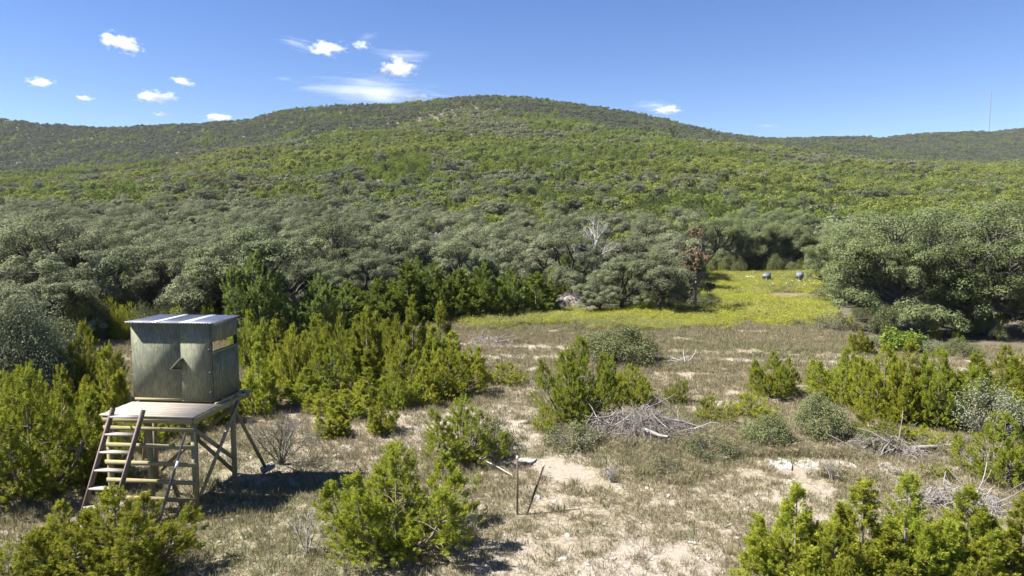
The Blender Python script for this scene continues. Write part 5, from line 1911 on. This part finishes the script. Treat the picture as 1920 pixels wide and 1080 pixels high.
# ------------------------------------------------------------------ clouds: small fair weather puffs far behind the hill
def cloud_mat(name, dens, stretch, cut, wisp):
    m, nt, out = new_mat(name)
    L = nt.links
    tc = nt.nodes.new('ShaderNodeTexCoord')
    oi = nt.nodes.new('ShaderNodeObjectInfo')
    mp = nt.nodes.new('ShaderNodeMapping')
    mp.inputs['Scale'].default_value = stretch
    L.new(tc.outputs['Object'], mp.inputs['Vector'])
    cmb = nt.nodes.new('ShaderNodeCombineXYZ')
    ml = nt.nodes.new('ShaderNodeMath')
    ml.operation = 'MULTIPLY'
    ml.inputs[1].default_value = 37.0
    L.new(oi.outputs['Random'], ml.inputs[0])
    L.new(ml.outputs[0], cmb.inputs[0])
    L.new(ml.outputs[0], cmb.inputs[2])
    L.new(cmb.outputs[0], mp.inputs['Location'])
    nz = noise(nt, mp.outputs[0], 1.0, 6, 0.66, 0.4 if wisp else 0.0)
    nz = mapr(nt, nz, 0.25, 0.75, 0.0, 1.0)
    ln = nt.nodes.new('ShaderNodeVectorMath')
    ln.operation = 'LENGTH'
    L.new(tc.outputs['Object'], ln.inputs[0])
    # density grows inwards and is torn by the noise
    fall = mapr(nt, ln.outputs['Value'], 0.1, 1.0, 0.34, -0.34)
    ad = nt.nodes.new('ShaderNodeMath')
    ad.operation = 'ADD'
    L.new(fall, ad.inputs[0])
    L.new(nz, ad.inputs[1])
    d = mapr(nt, ad.outputs[0], cut, cut + (0.5 if wisp else 0.30), 0.0, dens)
    v = nt.nodes.new('ShaderNodeVolumeScatter')
    v.inputs['Color'].default_value = (1, 1, 1, 1)
    v.inputs['Anisotropy'].default_value = 0.0
    L.new(d, v.inputs['Density'])
    L.new(v.outputs[0], out.inputs['Volume'])
    return m


cm = cloud_mat('cumulus', 0.04, (2.6, 2.0, 1.9), 0.50, False)
cw = cloud_mat('cirrus', 0.006, (1.8, 2.0, 5.0), 0.50, True)
bm = bmesh.new()
bmesh.ops.create_icosphere(bm, subdivisions=3, radius=1)
me_c = bpy.data.meshes.new('cloud')
bm.to_mesh(me_c)
bm.free()
me_c.materials.append(cm)
me_w = me_c.copy()
me_w.materials.clear()
me_w.materials.append(cw)
CL = [(228, 82, 96, 40, 0.30, 0, 'white puff cloud highest on the left, drooping to the right'),
      (75, 154, 66, 22, 0.0, 0, 'small flat white cloud at the far left'),
      (160, 184, 44, 14, 0.1, 0, 'tiny white cloud right below the far left one'),
      (292, 181, 96, 28, 0.05, 0, 'flat bottomed white cloud low on the left'),
      (342, 153, 52, 22, 0.25, 0, 'little white cloud above the flat bottomed one'),
      (305, 214, 46, 12, 0.0, 0, 'faint sliver of cloud just above the left ridge'),
      (408, 220, 70, 18, 0.0, 0, 'cloud peeping over the left ridge'),
      (613, 91, 88, 32, -0.05, 0, 'bright white cloud above the left shoulder of the hill'),
      (678, 85, 42, 22, 0.1, 0, 'small round cloud right of the bright one'),
      (690, 68, 60, 14, -0.2, 1, 'thin streak above the small round cloud'),
      (745, 128, 92, 44, -0.1, 0, 'largest white puff cloud left above the hilltop'),
      (755, 104, 140, 26, 0.05, 1, 'torn wisps on top of the largest puff cloud'),
      (700, 172, 330, 52, 0.03, 1, 'long thin veil of cloud resting on the hill shoulder'),
      (785, 184, 66, 18, 0.0, 0, 'small cloud at the right end of the veil'),
      (532, 148, 56, 10, 0.05, 1, 'short faint streak of cloud left of the veil'),
      (558, 82, 90, 28, 0.2, 1, 'faint wisp left of the bright white cloud'),
      (1252, 206, 66, 20, 0.0, 0, 'small pale cloud low over the right slope'),
      (1225, 198, 110, 22, 0.05, 1, 'thin streaks around the pale cloud on the right'),
      (1440, 236, 60, 8, 0.05, 1, 'tiny faint streak low in the right sky')]
for px_, py_, w_, h_, tl, wisp, lb in CL:
    y = 2600.0
    p = W(px_, py_, y)
    k = y / F / 2
    o = link('cloud', me_w if wisp else me_c, loc=p, rot=(0, tl, 0), scale=(w_ * k * 1.12, w_ * k * 0.8, h_ * k * 1.15))
    tag(o, lb, 'cloud')
